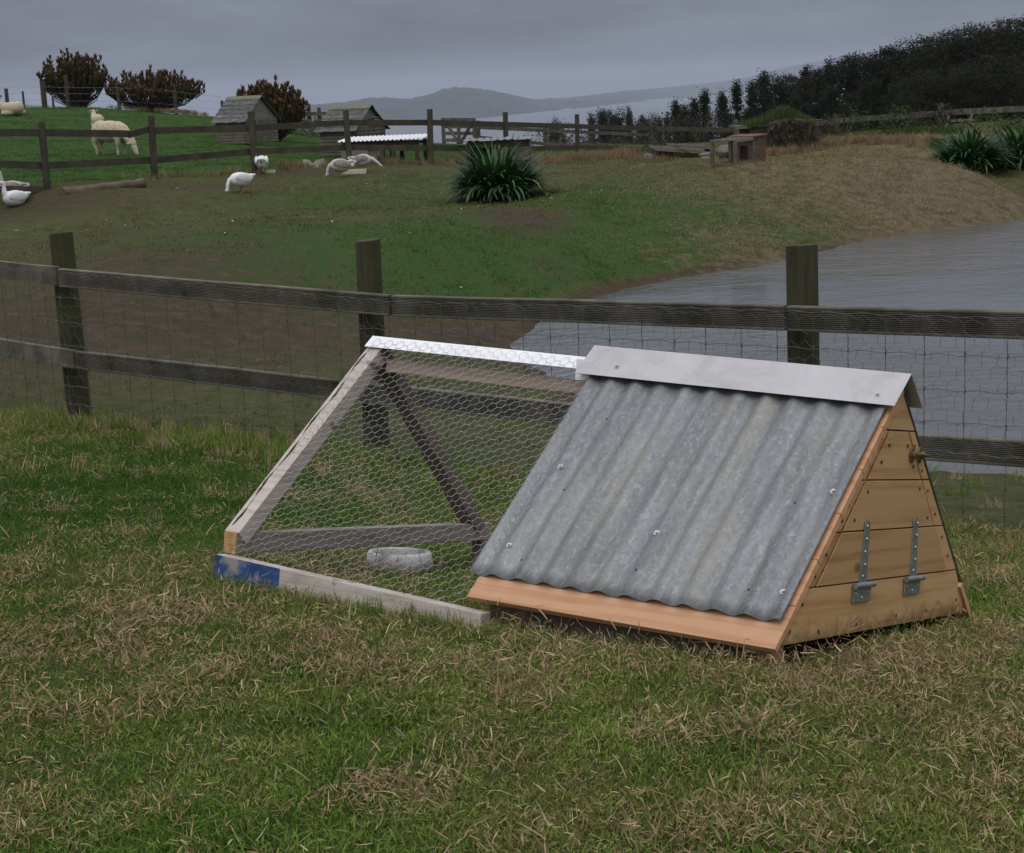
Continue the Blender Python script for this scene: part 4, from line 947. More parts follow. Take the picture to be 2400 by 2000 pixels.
# ------------------------------------------------------------------ ANIMALS
DEPS = None
def blob_mesh(name, items, voxel, smooth=6):
    """overlapping rounded shapes fused into one continuous skin"""
    bm = bmesh.new()
    for it in items:
        if it[0] == 'e':
            _, c, r, rot = it; mt = Matrix.Translation(c) @ Matrix.Rotation(rot, 4, 'Y') @ Matrix.Diagonal((*r, 1))
            bmesh.ops.create_uvsphere(bm, u_segments=16, v_segments=10, radius=1, matrix=mt)
        else:
            _, pts, rads = it; mb = MB(); mb.tube(pts, rads, 10); vs = [bm.verts.new(v_) for v_ in mb.v]
            for f in mb.f: bm.faces.new([vs[i] for i in f])
            for c, r in zip(pts, rads): bmesh.ops.create_uvsphere(bm, u_segments=10, v_segments=6, radius=r * .98, matrix=Matrix.Translation(c))
    bmesh.ops.recalc_face_normals(bm, faces=bm.faces)
    me = bpy.data.meshes.new(name); bm.to_mesh(me); bm.free()
    tmp = bpy.data.objects.new('tmp', me); COL.objects.link(tmp)
    rm = tmp.modifiers.new('r', 'REMESH'); rm.mode = 'VOXEL'; rm.voxel_size = voxel
    sm = tmp.modifiers.new('s', 'SMOOTH'); sm.iterations = smooth; sm.factor = .5
    dg = bpy.context.evaluated_depsgraph_get(); out = bpy.data.meshes.new_from_object(tmp.evaluated_get(dg)); out.name = name
    bpy.data.objects.remove(tmp); bpy.data.meshes.remove(me); return out
def goose(loc, rz, pose, tone, label, scale=1.0):
    e = empty('goose', tuple(loc), rz, label, 'goose', 'geese on the bank'); e.scale = (scale,) * 3
    sit = pose == 'sit'; zb = .15 if sit else .27
    it = [('e', (0, 0, zb), (.235, .15, .155), -.10 if not sit else .05), ('e', (.10, 0, zb + .01), (.14, .125, .135), 0), ('c', [(-.12, 0, zb + .02), (-.25, 0, zb + .055), (-.34, 0, zb + .085)], [.095, .06, .02])]
    if pose == 'sit':
        nk = [(.15, 0, zb + .04), (.20, 0, zb + .13), (.195, 0, zb + .22), (.20, 0, zb + .29)]; hd = (.225, 0, zb + .312); bd = (.30, 0, zb + .285)
    elif pose == 'up':
        nk = [(.17, 0, zb + .05), (.24, 0, zb + .15), (.25, 0, zb + .27), (.26, 0, zb + .33)]; hd = (.285, 0, zb + .35); bd = (.36, 0, zb + .325)
    elif pose == 'graze':
        nk = [(.15, 0, zb + .03), (.25, 0, zb + .0), (.295, 0, zb - .08), (.31, 0, zb - .17)]; hd = (.318, 0, .075); bd = (.335, 0, .012)
    else:   # reach: neck stretched low and forward
        nk = [(.15, 0, zb + .03), (.27, 0, zb + .02), (.36, 0, zb - .05), (.43, 0, zb - .12)]; hd = (.455, 0, .12); bd = (.51, 0, .055)
    it.append(('c', nk, [.085, .052, .040, .034])); it.append(('e', hd, (.052, .036, .037), .5 if pose != 'sit' else .1))
    main = {'white': 'goose_white', 'grey': 'goose_pale', 'pied': 'goose_pale'}[tone]
    body = obj('body', blob_mesh('goose_body', it, .012), main, e, smooth=True)
    hv, bv = Vector(hd), Vector(bd); d = (bv - hv).normalized(); MB().tube([hv + d * .03, hv + d * .055, bv, bv + d * .01], [.020, .019, .011, .004], 8).build('bill', 'orange_bill', e, smooth=True)
    side = d.cross(Vector((0, 1, 0)))
    for s in (-1, 1):
        MB().lathe([(.0001, .004), (.005, .002), (.006, 0)], 8).build('eye', 'dark_inside', e).matrix_local = Matrix.Translation(hv + Vector((.006, s * .034, .008))) @ Matrix.Rotation(-s * math.pi / 2, 4, 'X')
        if not sit:
            MB().tube([(-.03, s * .065, zb - .09), (-.035, s * .06, .10), (-.01, s * .06, .02)], [.030, .013, .011], 8).build('leg', 'orange_bill', e)
            MB().add([(-.02, s * .06, .012), (.08, s * .06 - .035, .003), (.09, s * .06, .006), (.08, s * .06 + .035, .003), (-.02, s * .06, .0), (.08, s * .06, .0)], [(0, 1, 2), (0, 2, 3), (4, 1, 0), (4, 0, 3), (4, 5, 1), (5, 2, 1), (5, 3, 2), (4, 3, 5)]).build('foot', 'orange_bill', e)
        wm = blob_mesh('wing', [('e', (-.03, s * .115, zb + .04), (.205, .05, .105), -.12 if not sit else .0), ('c', [(-.15, s * .08, zb + .05), (-.30, s * .035, zb + .085)], [.05, .018])], .013, 4)
        obj('wing', wm, {'white': 'goose_white', 'grey': 'goose_grey', 'pied': 'goose_grey'}[tone], e, smooth=True)
    if tone != 'white':
        obj('rump', blob_mesh('rump', [('e', (-.22, 0, zb + .01), (.10, .085, .085), -.3), ('c', [(-.25, 0, zb + .03), (-.35, 0, zb + .07)], [.06, .02])], .014, 4), 'goose_white', e, smooth=True)
        if tone == 'grey': obj('mantle', blob_mesh('mantle', [('e', (.02, 0, zb + .06), (.20, .105, .085), -.1)], .014, 3), 'goose_grey', e, smooth=True)
    return e
p = G(36, 483); goose(p, math.radians(222), 'sit', 'white', 'white goose sitting upright with an orange bill on bare soil', .74)
p = G(30, 462); goose(p, math.radians(172), 'sit', 'grey', 'grey goose with a white rump resting behind the sitting white goose', .78)
p = G(566, 452); goose(p, math.radians(215), 'graze', 'white', 'white goose grazing side-on, its head down to the turf', .72)
p = G(615, 408); goose(p, math.radians(97), 'graze', 'white', 'white goose facing away beside a fence post', .72)
p = G(800, 416); goose(p, math.radians(186), 'graze', 'grey', 'brown and grey goose bending left beside the feed tray', .72)
p = G(850, 402); goose(p, math.radians(-4), 'reach', 'grey', 'brown and grey goose stretching its neck right behind the feed tray', .70)

def sheep(loc, rz, pose, label, horned=False, scale=1.0):
    e = empty('sheep', tuple(loc), rz, label, 'sheep', 'sheep in the paddock'); e.scale = (scale,) * 3
    lie = pose != 'graze'; zb = .60 if not lie else .30
    it = [('e', (0, 0, zb), (.47, .235, .27), 0), ('e', (.25, 0, zb + .0), (.24, .20, .25), 0), ('e', (-.25, 0, zb + .02), (.26, .23, .265), 0)]
    if lie:
        nk = [(.36, 0, zb + .06), (.50, 0, zb + .22), (.58, 0, zb + .36)]; hd = [(.56, 0, zb + .40), (.66, 0, zb + .37), (.76, 0, zb + .32)]
        it += [('e', (.15, .12, .13), (.3, .13, .13), 0), ('e', (-.25, -.1, .13), (.3, .17, .13), 0)]
    else:
        nk = [(.36, 0, zb + .02), (.54, 0, zb - .14), (.66, 0, zb - .32)]; hd = [(.66, 0, zb - .34), (.72, 0, zb - .45), (.765, 0, zb - .56)]
    it.append(('c', nk, [.185, .14, .105]))
    if not lie:
        for x, s in ((.30, 1), (.28, -1), (-.32, 1), (-.34, -1)):
            k = .03 if x > 0 else -.05
            it.append(('c', [(x, s * .12, zb - .08), (x + k, s * .115, zb - .30), (x + k * .2, s * .11, .17), (x + k * .3, s * .11, .03)], [.115, .065, .038, .034]))
    obj('fleece', blob_mesh('sheep_body', it, .022, 4), 'wool', e, smooth=True)
    obj('head', blob_mesh('sheep_head', [('c', hd, [.088, .072, .05])], .014, 4), 'dark_horn' if horned else 'sheep_skin', e, smooth=True)
    h0 = Vector(hd[0])
    for s in (-1, 1):
        ea = blob_mesh('ear', [('c', [h0 + Vector((0, s * .07, .03)), h0 + Vector((-.02, s * .15, .035)), h0 + Vector((-.03, s * .20, .02))], [.022, .028, .010])], .01, 2); obj('ear', ea, 'sheep_skin', e, smooth=True)
        if horned:
            pts = [h0 + Vector((-.02 - .09 * math.sin(t * .55), s * (.05 + .03 * t), .06 + .07 * math.sin(t * .8))) for t in range(5)]; MB().tube(pts, [.035, .032, .026, .018, .006], 8).build('horn', 'dark_horn', e, smooth=True)
    if not lie: obj('tail', blob_mesh('tail', [('c', [(-.49, 0, zb + .08), (-.53, 0, zb - .02), (-.53, 0, zb - .14)], [.035, .035, .02])], .012, 2), 'wool', e, smooth=True)
    return e
p = G(262, 366); sheep(p, math.radians(-24), 'graze', 'cream sheep grazing on its feet behind the broken rail', scale=.82)
p = G(230, 300); sheep(p, math.radians(118), 'lie', 'cream sheep resting head up behind the grazing sheep', scale=.60)
p = G(30, 272); sheep(p, math.radians(172), 'lie', 'cream sheep with a dark horned head lying on the hill crest', horned=True, scale=.66)

# ------------------------------------------------------------------ PLANTS
def rand_unit(n): 
    v = rng.normal(size=(n, 3)); return v / np.linalg.norm(v, axis=1, keepdims=True)
def tri_cloud(centers, size, k, spread, flat=1.0):
    """k leaf triangles round every centre"""
    c = np.repeat(np.asarray(centers, float), k, 0); n_ = len(c)
    c = c + rng.normal(size=(n_, 3)) * np.array([spread, spread, spread * flat])
    a = rand_unit(n_); b = rand_unit(n_); s = size * rng.uniform(.6, 1.3, (n_, 1))
    a[:, 2] *= .7; p = np.stack([c - a * s * .5, c + a * s * .5 + b * s * .18, c + b * s * .42], 1).reshape(-1, 3)
    return p, np.arange(n_ * 3).reshape(-1, 3)
def ribbons(base, az, lean0, lean1, length, width, nseg=5, fold=.0, twist=None, tipw=.12):
    """strap leaves: n x params -> verts, quads(as tris). lean = angle from vertical at base and at tip"""
    n_ = len(az); V = np.zeros((n_, nseg + 1, 2, 3)); p = np.array(base, float).copy()
    side = np.stack([-np.sin(az), np.cos(az), np.zeros(n_)], 1)
    for i in range(nseg + 1):
        t = i / nseg
        w = width * (np.minimum(1, (1 - t) * 2.2) * (1 - tipw) + tipw) * (.7 + .3 * min(1, t * 4))
        V[:, i, 0] = p - side * w[:, None] / 2; V[:, i, 1] = p + side * w[:, None] / 2
        ln = lean0 + (lean1 - lean0) * t ** 1.3
        d = np.stack([np.sin(ln) * np.cos(az), np.sin(ln) * np.sin(az), np.cos(ln)], 1); p = p + d * (length / nseg)[:, None]
    idx = (np.arange(n_) * (nseg + 1) * 2)[:, None] + np.arange(nseg)[None, :] * 2
    T = np.stack([np.stack([idx, idx + 1, idx + 3], -1), np.stack([idx, idx + 3, idx + 2], -1)], 2).reshape(-1, 3)
    return V.reshape(-1, 3), T
def join(parts):
    V = []; T = []; o = 0
    for v, t in parts: V.append(v); T.append(t + o); o += len(v)
    return np.concatenate(V), np.concatenate(T)

def agapanthus(loc, r, h, n_, label):
    e = empty('agapanthus_clump', tuple(loc), 0, label, 'plant', 'strappy evergreen clumps on the bank')
    rad = r * .5 * np.sqrt(rng.uniform(0, 1, n_)); a0 = rng.uniform(0, 2 * math.pi, n_); az = a0 + rng.normal(0, .45, n_)
    base = np.stack([rad * np.cos(a0), rad * np.sin(a0), np.full(n_, -.02)], 1)
    f = rad / (r * .5); L0 = h * rng.uniform(.55, 1.18, n_) * (1.02 - .12 * f) * (.85 + .3 * vnoise(np.cos(a0) * 2 + loc[0], np.sin(a0) * 2, 4))
    v, t = ribbons(base, az, .05 + .75 * f ** 1.5 + rng.normal(0, .13, n_), .75 + 1.55 * f + rng.normal(0, .4, n_), L0 * 1.1, rng.uniform(.044, .070, n_), 7)
    tag(obj('foliage', fast_mesh('agapanthus_leaves', v, t), 'agapanthus_leaf', e, smooth=True), kind='stuff')
    m_ = 26; v, t = ribbons(np.c_[rng.normal(0, r * .35, (m_, 2)), np.zeros(m_)], rng.uniform(0, 6.28, m_), np.full(m_, .9), np.full(m_, 1.7), rng.uniform(.2, .45, m_), np.full(m_, .03), 4)
    tag(obj('dead_leaves', fast_mesh('dead_leaves', v, t), 'straw', e), kind='stuff')
p = G(1166, 468); agapanthus(p, .58, .74, 1050, 'dark green strappy-leaved clump on the bank in front of the low shelter')
p = G(2270, 398); agapanthus(p, .56, .68, 800, 'bright green strappy-leaved clump on dry grass above the pond')
p = G(2392, 388); agapanthus(p, .56, .68, 760, 'strappy green clump with a dry stalk over it at the fence end')

def protea(loc, rx, h, n_, label, lo=.15):
    e = empty('protea_shrub', tuple(loc), 0, label, 'shrub', 'rust-headed shrubs on the paddock')
    st = MB(); heads = []; leaves = []; rr = random.Random(int(abs(loc[0]) * 31))
    for i in range(n_):
        a = rr.uniform(0, 2 * math.pi); k = math.sqrt(rr.uniform(0, 1)); th = k * 1.28
        q = rr.uniform(.80, 1.04) if rr.random() < .75 else rr.uniform(.5, .8)
        tip = Vector((rx * math.sin(th) * math.cos(a) * q, rx * .8 * math.sin(th) * math.sin(a) * q, h * (lo + (1 - lo) * math.cos(th) ** .75) * q * rr.uniform(.94, 1.06)))
        b0 = Vector((rr.gauss(0, .07) * rx, rr.gauss(0, .07) * rx, 0)); mid = b0.lerp(tip, .5) + Vector((tip.x * .18, tip.y * .18, -.04 * h))
        if i % 2 == 0: st.tube([b0, mid, tip], [.022, .013, .008], 4, caps=False)
        up = (tip - mid).normalized() * .65 + Vector((0, 0, .35))
        up.normalize(); heads.append((tip, up))
        for t in (.72, .79, .86, .93, .99):
            c = mid.lerp(tip, (t - .5) * 2); leaves.append((c, up))
    tag(st.build('stems', 'shrub_stem', e, fix=False), kind='stuff')
    c = np.array([q[0] for q in leaves]); parts = []
    n2 = len(c); rep = 4; base = np.repeat(c, rep, 0); az = rng.uniform(0, 6.28, n2 * rep)
    parts.append(ribbons(base, az, rng.uniform(.5, .9, n2 * rep), rng.uniform(.2, .6, n2 * rep), rng.uniform(.09, .15, n2 * rep), np.full(n2 * rep, .04), 2))
    v, t = join(parts); tag(obj('foliage', fast_mesh('protea_leaves', v, t), 'protea_leaf', e), kind='stuff')
    c = np.array([q[0] for q in heads]); n3 = len(c); rep = 8; base = np.repeat(c, rep, 0)
    v, t = ribbons(base, rng.uniform(0, 6.28, n3 * rep), rng.uniform(.15, .5, n3 * rep), rng.uniform(.25, .8, n3 * rep), rng.uniform(.11, .19, n3 * rep), np.full(n3 * rep, .055), 2)
    tag(obj('flower_heads', fast_mesh('protea_heads', v, t), 'protea_head', e), kind='stuff')
p = atg(195, 54); protea(p, 1.28, 1.72, 330, 'tall domed rust-brown shrub on the hill crest behind the fence posts')
p = atg(375, 53.5); protea(p, 1.75, 1.25, 330, 'broad low rust-brown shrub beside the tall domed one', .05)
p = atg(640, 43); protea(p, 1.12, 1.46, 320, 'dark rust-headed shrub rising behind the shingled hut')

def leafy_bush(name, loc, rx, ry, h, n_, mat, label, size=.09, group=None, cat='bush'):
    e = empty(name, tuple(loc), 0, label, cat, group)
    u = rand_unit(n_); u[:, 2] = np.abs(u[:, 2]); r = rng.uniform(.55, 1.0, n_) ** .5
    lump = .78 + .5 * fbm(u[:, 0] * 2.2 + loc[0], u[:, 1] * 2.2 + u[:, 2] * 1.7, 5, 2)
    c = u * (r * lump)[:, None] * np.array([rx, ry, h])
    v, t = tri_cloud(c, size, 3, size * .6); tag(obj('foliage', fast_mesh(name + '_leaves', v, t), mat, e), kind='stuff')
    st = MB(); rr = random.Random(int(abs(loc[0]) * 77))
    for i in range(7):
        a = rr.uniform(0, 6.28); st.tube([(0, 0, -.05), (rx * .3 * math.cos(a), ry * .3 * math.sin(a), h * .4), (rx * .6 * math.cos(a), ry * .6 * math.sin(a), h * .75)], [.02, .014, .006], 4, caps=False)
    tag(st.build('stems', 'shrub_stem', e, fix=False), kind='stuff')
    return e
BG = 'scrub along the far fence'
for px, Y, rx, h, mat, lab in ((1310, 49, 1.1, .95, 'dusky_leaf', 'dusky purple-grey bush below the thin yard rails'), (1390, 50, 1.2, 1.05, 'dusky_leaf', 'dusky bush behind the last dark fence post'), (1475, 51, 1.3, 1.0, 'dusky_leaf', 'dusky bush beyond the yard fence end'), (1560, 46, 1.2, .9, 'dusky_leaf', 'dark bush behind the log slabs'), (1640, 46, 1.2, .9, 'dusky_leaf', 'dark bush behind the hutch run'),
                           (1532, 33.6, .42, .42, 'bush_leaf', 'yellow-green weed clump above the blue drum'), (1590, 33.4, .5, .30, 'bush_leaf', 'low green weeds behind the log slabs'),
                           (1978, 36.6, .62, .72, 'bush_leaf', 'dark green upright bush against a fence post'), (1925, 36.2, .5, .40, 'dusky_leaf', 'brownish scrub at the foot of the overgrown shed'), (2110, 35.2, .62, .62, 'bush_leaf', 'olive bush beside the leaning dry stalk'), (2320, 30.5, .8, .72, 'bush_leaf', 'tall olive scrub behind the bright strappy clump'), (2400, 29.5, .8, .62, 'bush_leaf', 'olive scrub at the foot of the right-hand rail'), (2205, 34.6, .34, .62, 'dusky_leaf', 'brown climber wrapped round a fence post'),
                           (735, 47, 1.0, .55, 'dusky_leaf', 'dim scrub under the pale rail between the huts')):
    leafy_bush('scrub_bush', atg(px, Y), rx, rx * .7, h, int(520 * rx), mat, lab, .085, BG)
# shed buried in grass and creeper
ob_ = G(1822, 358); ob_[1] += .45; ob_[2] = gz(ob_[0], ob_[1]); os_ = empty('overgrown_shed', tuple(ob_), math.radians(6), 'low shed buried under hanging brown creeper with grass on its roof', 'shed'); os_.scale = (.95, .95, .84)
for i in range(7): MB().box(-.62, .62, -.36, -.345, .02 + i * .085, .10 + i * .085).build('wall_board', 'red_plank', os_)
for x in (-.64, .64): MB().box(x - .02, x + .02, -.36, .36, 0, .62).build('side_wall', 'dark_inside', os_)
MB().box(-.9, .72, -.42, .42, .60, .64).build('roof_deck', 'hut_wall', os_); MB().box(-.95, -.62, -.46, -.43, .575, .60).build('roof_batten', 'hut_panel', os_); MB().box(.66, .95, -.46, -.43, .70, .715).build('roof_batten', 'hut_panel', os_)
n_ = 6500; xx = rng.uniform(-.70, .80, n_); yy = rng.uniform(-.5, .4, n_); dome = .66 + .34 * np.exp(-((xx - .2) / .42) ** 2) * np.clip(1 - (yy / .6) ** 2, 0, 1)
v1 = ribbons(np.c_[xx, yy, dome * rng.uniform(.75, 1, n_)], rng.uniform(0, 6.28, n_), rng.uniform(.0, .5, n_), rng.uniform(.4, 1.3, n_), rng.uniform(.08, .17, n_), np.full(n_, .007), 3)
tag(obj('roof_grass', fast_mesh('roof_grass', *v1), 'tuft_green', os_), kind='stuff')
n_ = 6500; xx = rng.uniform(-.25, .80, n_); zz = rng.uniform(.05, .80, n_) * (1 - .25 * np.abs(xx - .25)); v1 = ribbons(np.c_[xx, -.44 - .12 * rng.uniform(0, 1, n_), zz], rng.uniform(3.6, 5.8, n_), rng.uniform(1.4, 2.4, n_), rng.uniform(2.4, 3.1, n_), rng.uniform(.08, .2, n_), np.full(n_, .007), 3)
tag(obj('creeper', fast_mesh('creeper', *v1), 'dusky_leaf', os_), kind='stuff')
v1 = ribbons(np.c_[xx[:900], -.5 - .1 * rng.uniform(0, 1, 900), zz[:900]], rng.uniform(3.6, 5.8, 900), rng.uniform(1.4, 2.4, 900), rng.uniform(2.4, 3.1, 900), rng.uniform(.08, .2, 900), np.full(900, .006), 3)
tag(obj('dry_creeper', fast_mesh('dry_creeper', *v1), 'straw', os_), kind='stuff')
# white trestle by the fence
p = G(2240, 300); tr = empty('trestle', tuple(p), .1, 'small white timber trestle leaning by the right-hand fence post', 'trestle')
for x in (-.12, .42): MB().bar((x - .12, 0, 0), (x, .05, .36), .04, .03, up=(0, 1, 0)).build('trestle_leg', 'hut_panel', tr)
for z, x0 in ((.35, -.05), (.17, -.10)): MB().bar((x0 - .05, .0, z), (.52, .04, z - .01), .03, .06).build('trestle_bar', 'hut_panel', tr)
# leaning dry stalk
p = G(2330, 352); stk = MB().tube([(0, 0, 0), (.18, .05, .28), (.30, .06, .50)], [.012, .009, .005], 6).build('dry_stalk', 'fence_rail'); stk.location = tuple(p); tag(stk, 'bare dry flower stalk leaning over the strappy clumps', 'stalk')

# ------------------------------------------------------------------ TREES beyond the paddock
def conifer(seed, slim=1.0):
    """unit height conifer: tapered trunk, whorls of drooping limbs with needle sprays"""
    rr = random.Random(seed); st = MB(); bend = [rr.uniform(-.012, .012) for _ in range(2)]
    tr = lambda z: Vector((bend[0] * math.sin(z * 5), bend[1] * math.sin(z * 4 + 1), z))
    st.tube([tr(i / 8) for i in range(9)], [.020 * (1 - i / 8.6) + .002 for i in range(9)], 7)
    C = []; z = .12
    while z < .985:
        env = (.22 * (1 - z) ** 1.05 + .004) * slim * (1.0 if z > .3 else .75 + .8 * (z - .12)); nb = 6 if z < .8 else 5; a0 = rr.uniform(0, 6.28)
        for b in range(nb):
            L = env * rr.uniform(.4, 1.3); a = a0 + b * 6.283 / nb + rr.uniform(-.3, .3); rise = rr.uniform(-.1, .35) + (.5 if z > .85 else 0)
            p0 = tr(z); p1 = p0 + Vector((math.cos(a) * L, math.sin(a) * L, L * rise))
            st.tube([p0, p1], [.004, .0012], 3, caps=False)
            k = max(3, int(L / .016))
            for j in range(k):
                t = .25 + .75 * (j + rr.random() * .6) / k; C.append(p0.lerp(p1, t) + Vector((0, 0, -.006 * t)))
        z += rr.uniform(.022, .042) * (1.25 - .5 * z)
    for i in range(70):
        z = .72 + .28 * i / 69; C.append(tr(z) + Vector((rr.uniform(-1, 1), rr.uniform(-1, 1), 0)) * (.05 * (1 - z) + .002))
    return C, st
def broad(seed):
    """unit height spreading cypress: leaning limbs with flat-topped foliage shelves"""
    rr = random.Random(seed); st = MB(); C = []
    st.tube([(0, 0, 0), (.01, 0, .25), (.02, .01, .5), (.0, .02, .78)], [.03, .024, .017, .008], 7)
    for i in range(24):
        z = .34 + .62 * (i / 23) ** .8; a = i * 2.4 + rr.uniform(-.5, .5); R = (.30 - .24 * max(0, z - .62) / .4 - .10 * max(0, .55 - z) / .25) * rr.uniform(.35, 1.1)
        p0 = Vector((.01, .01, z * .78)); p1 = Vector((math.cos(a) * R, math.sin(a) * R, z)); st.tube([p0, p0.lerp(p1, .5) + Vector((0, 0, .02)), p1], [.010, .006, .002], 4, caps=False)
        br = rr.uniform(.05, .115)
        for j in range(int(66 * (br / .085) ** 1.6)):
            u = Vector((rr.gauss(0, 1), rr.gauss(0, 1), rr.gauss(0, 1))).normalized(); C.append(p1 + Vector((u.x * br * 1.25, u.y * br * 1.25, u.z * br * (.55 if u.z > 0 else .2))) * rr.uniform(.72, 1.04))
    return C, st
PROTO = {}
for kind, fn, seeds, size, k, mat in (('pine', conifer, (1, 2, 3, 4), .0145, 22, 'pine_needles'), ('cypress', broad, (5, 6, 7), .0165, 19, 'cypress_leaf')):
    for s in seeds:
        C, st = fn(s); v, t = tri_cloud(np.array([tuple(c) for c in C]), size, k, size * .85, .6)
        fm = fast_mesh(kind + '_crown', v, t); fm.materials.append(MATS[mat]); tm = st.mesh(kind + '_trunk'); tm.materials.append(MATS['trunk']); PROTO.setdefault(kind, []).append((fm, tm))
NT = 0
def tree(px, py, Y, kind, label, widen=1.0):
    global NT
    top = at(px, py, Y); b0 = gz(top[0], Y); h = top[2] - b0; fm, tm = PROTO[kind][NT % len(PROTO[kind])]; NT += 1
    e = empty('pine_tree' if kind == 'pine' else 'cypress_tree', (top[0], Y, b0), random.uniform(0, 6.28), label, 'tree', 'trees of the dark wood')
    w = h * widen
    for nm_, me_ in (('crown', fm), ('trunk', tm)):
        o_ = obj(nm_, me_, None, e); o_.scale = (w, w, h)
        if nm_ == 'crown': o_['kind'] = 'stuff'
LT = {'s': 'slim dark pine at the low end of the wood, above the far bay', 'p': 'dark spired pine in the middle of the wood', 'f': 'dark pine standing low in front of the wood', 'c': 'rounded olive-brown cypress on the skyline of the wood', 'b': 'big spreading cypress at the high end of the wood', 'l': 'small far tree silhouetted against the bay', 'g': 'olive cypress standing under the big spreading trees'}
for px, py, Y, k, l, w in ((1384, 267, 190, 'pine', 'l', .6), (1411, 261, 190, 'pine', 'l', .6), (1432, 262, 190, 'cypress', 'l', .42), (1448, 258, 190, 'cypress', 'l', .42), (1477, 253, 195, 'pine', 'l', .5), (1500, 274, 190, 'pine', 'l', .7), (1524, 271, 190, 'cypress', 'l', .4), (1545, 276, 190, 'pine', 'l', .6), (1560, 268, 170, 'pine', 'l', .6), (1300, 282, 190, 'cypress', 'l', .3),
                           (1581, 236, 118, 'pine', 's', .9), (1604, 248, 116, 'pine', 's', 1), (1629, 231, 116, 'pine', 's', .9), (1659, 213, 116, 'pine', 's', .95), (1690, 215, 114, 'pine', 's', .95), (1731, 191, 114, 'pine', 's', .85), (1768, 192, 112, 'pine', 'p', .9), (1797, 170, 112, 'pine', 'p', 1.0), (1820, 178, 110, 'cypress', 'c', .62), (1845, 181, 112, 'cypress', 'c', .62), (1884, 157, 108, 'pine', 'p', 1.05), (1922, 166, 108, 'pine', 'p', 1), (1941, 141, 108, 'pine', 'p', .85), (1969, 136, 106, 'cypress', 'c', .72), (1994, 138, 106, 'pine', 'p', .95), (2031, 126, 106, 'cypress', 'c', .72), (2058, 138, 104, 'pine', 'p', 1.0), (2085, 140, 106, 'cypress', 'c', .7), (2100, 128, 106, 'pine', 'p', .9), (2117, 118, 104, 'cypress', 'c', .74), (2152, 96, 104, 'cypress', 'b', .8), (2180, 104, 103, 'pine', 'p', .9), (2205, 89, 100, 'cypress', 'b', .8), (2263, 67, 98, 'cypress', 'b', .85), (2314, 55, 96, 'cypress', 'b', .85), (2350, 52, 97, 'cypress', 'b', .85), (2390, 74, 95, 'cypress', 'b', .8), (2440, 70, 95, 'cypress', 'b', .85)):
    tree(px, py, Y, k, LT[l], w)
rr = random.Random(8)
for i in range(34):
    px = 1580 + 25 * i + rr.uniform(-8, 8); sky_y = np.interp(px, [1580, 1700, 1800, 1950, 2100, 2250, 2400], [238, 215, 178, 148, 128, 82, 66]); py = sky_y + rr.uniform(48, 115)
    k = 'pine' if px < 2060 or rr.random() < .3 else 'cypress'; tree(px, py, 98 - .010 * (px - 1600) - rr.uniform(0, 6), k, LT['f'] if k == 'pine' else LT['g'], 1.0 if k == 'pine' else .8)

# ------------------------------------------------------------------ GRASS (instanced tufts)
SRC = {}
def clump(n_, rad, hl, hh, wl, wh, lean, curl, nseg=3):
    b = np.c_[rng.normal(0, rad, (n_, 2)), np.full(n_, -.004)]
    v, t = ribbons(b, rng.uniform(0, 6.28, n_), rng.uniform(0, lean, n_), rng.uniform(.3, curl, n_), rng.uniform(hl, hh, n_), rng.uniform(wl, wh, n_), nseg, tipw=.05); return v, t
def straws(n_, rad, ll, lh, w):
    """dead blades lying and curling over the turf"""
    b = np.c_[rng.normal(0, rad, (n_, 2)), rng.uniform(.002, .018, n_)]
    l0 = rng.uniform(.75, 1.6, n_)
    return ribbons(b, rng.uniform(0, 6.28, n_), l0, l0 + rng.uniform(-1.2, 1.6, n_), rng.uniform(ll, lh, n_), np.full(n_, w) * rng.uniform(.7, 1.4, n_), 5, tipw=.3)
def source(name, gens):
    c = bpy.data.collections.new(name)
    for i, (v, t) in enumerate(gens):
        me = fast_mesh(f'{name}_{i}', v, t); me.materials.append(MATS['grass_blade']); c.objects.link(bpy.data.objects.new(f'{name}_{i:02d}', me))
    SRC[name] = c
source('lawn', [clump(20, .024, .008, .024, .0015, .0032, 1.45, 2.2) for _ in range(8)])
source('dead', [straws(10, .028, .008, .030, .0018) for _ in range(9)] + [straws(4, .03, .03, .055, .0018) for _ in range(2)])
source('tall', [clump(24, .03, .06, .15, .0025, .0048, .5, 1.3, 4) for _ in range(6)])
source('turf', [clump(18, .065, .014, .034, .004, .008, 1.4, 2.0) for _ in range(6)])
source('rank', [clump(26, .07, .14, .34, .006, .011, .45, 1.2, 4) for _ in range(6)])
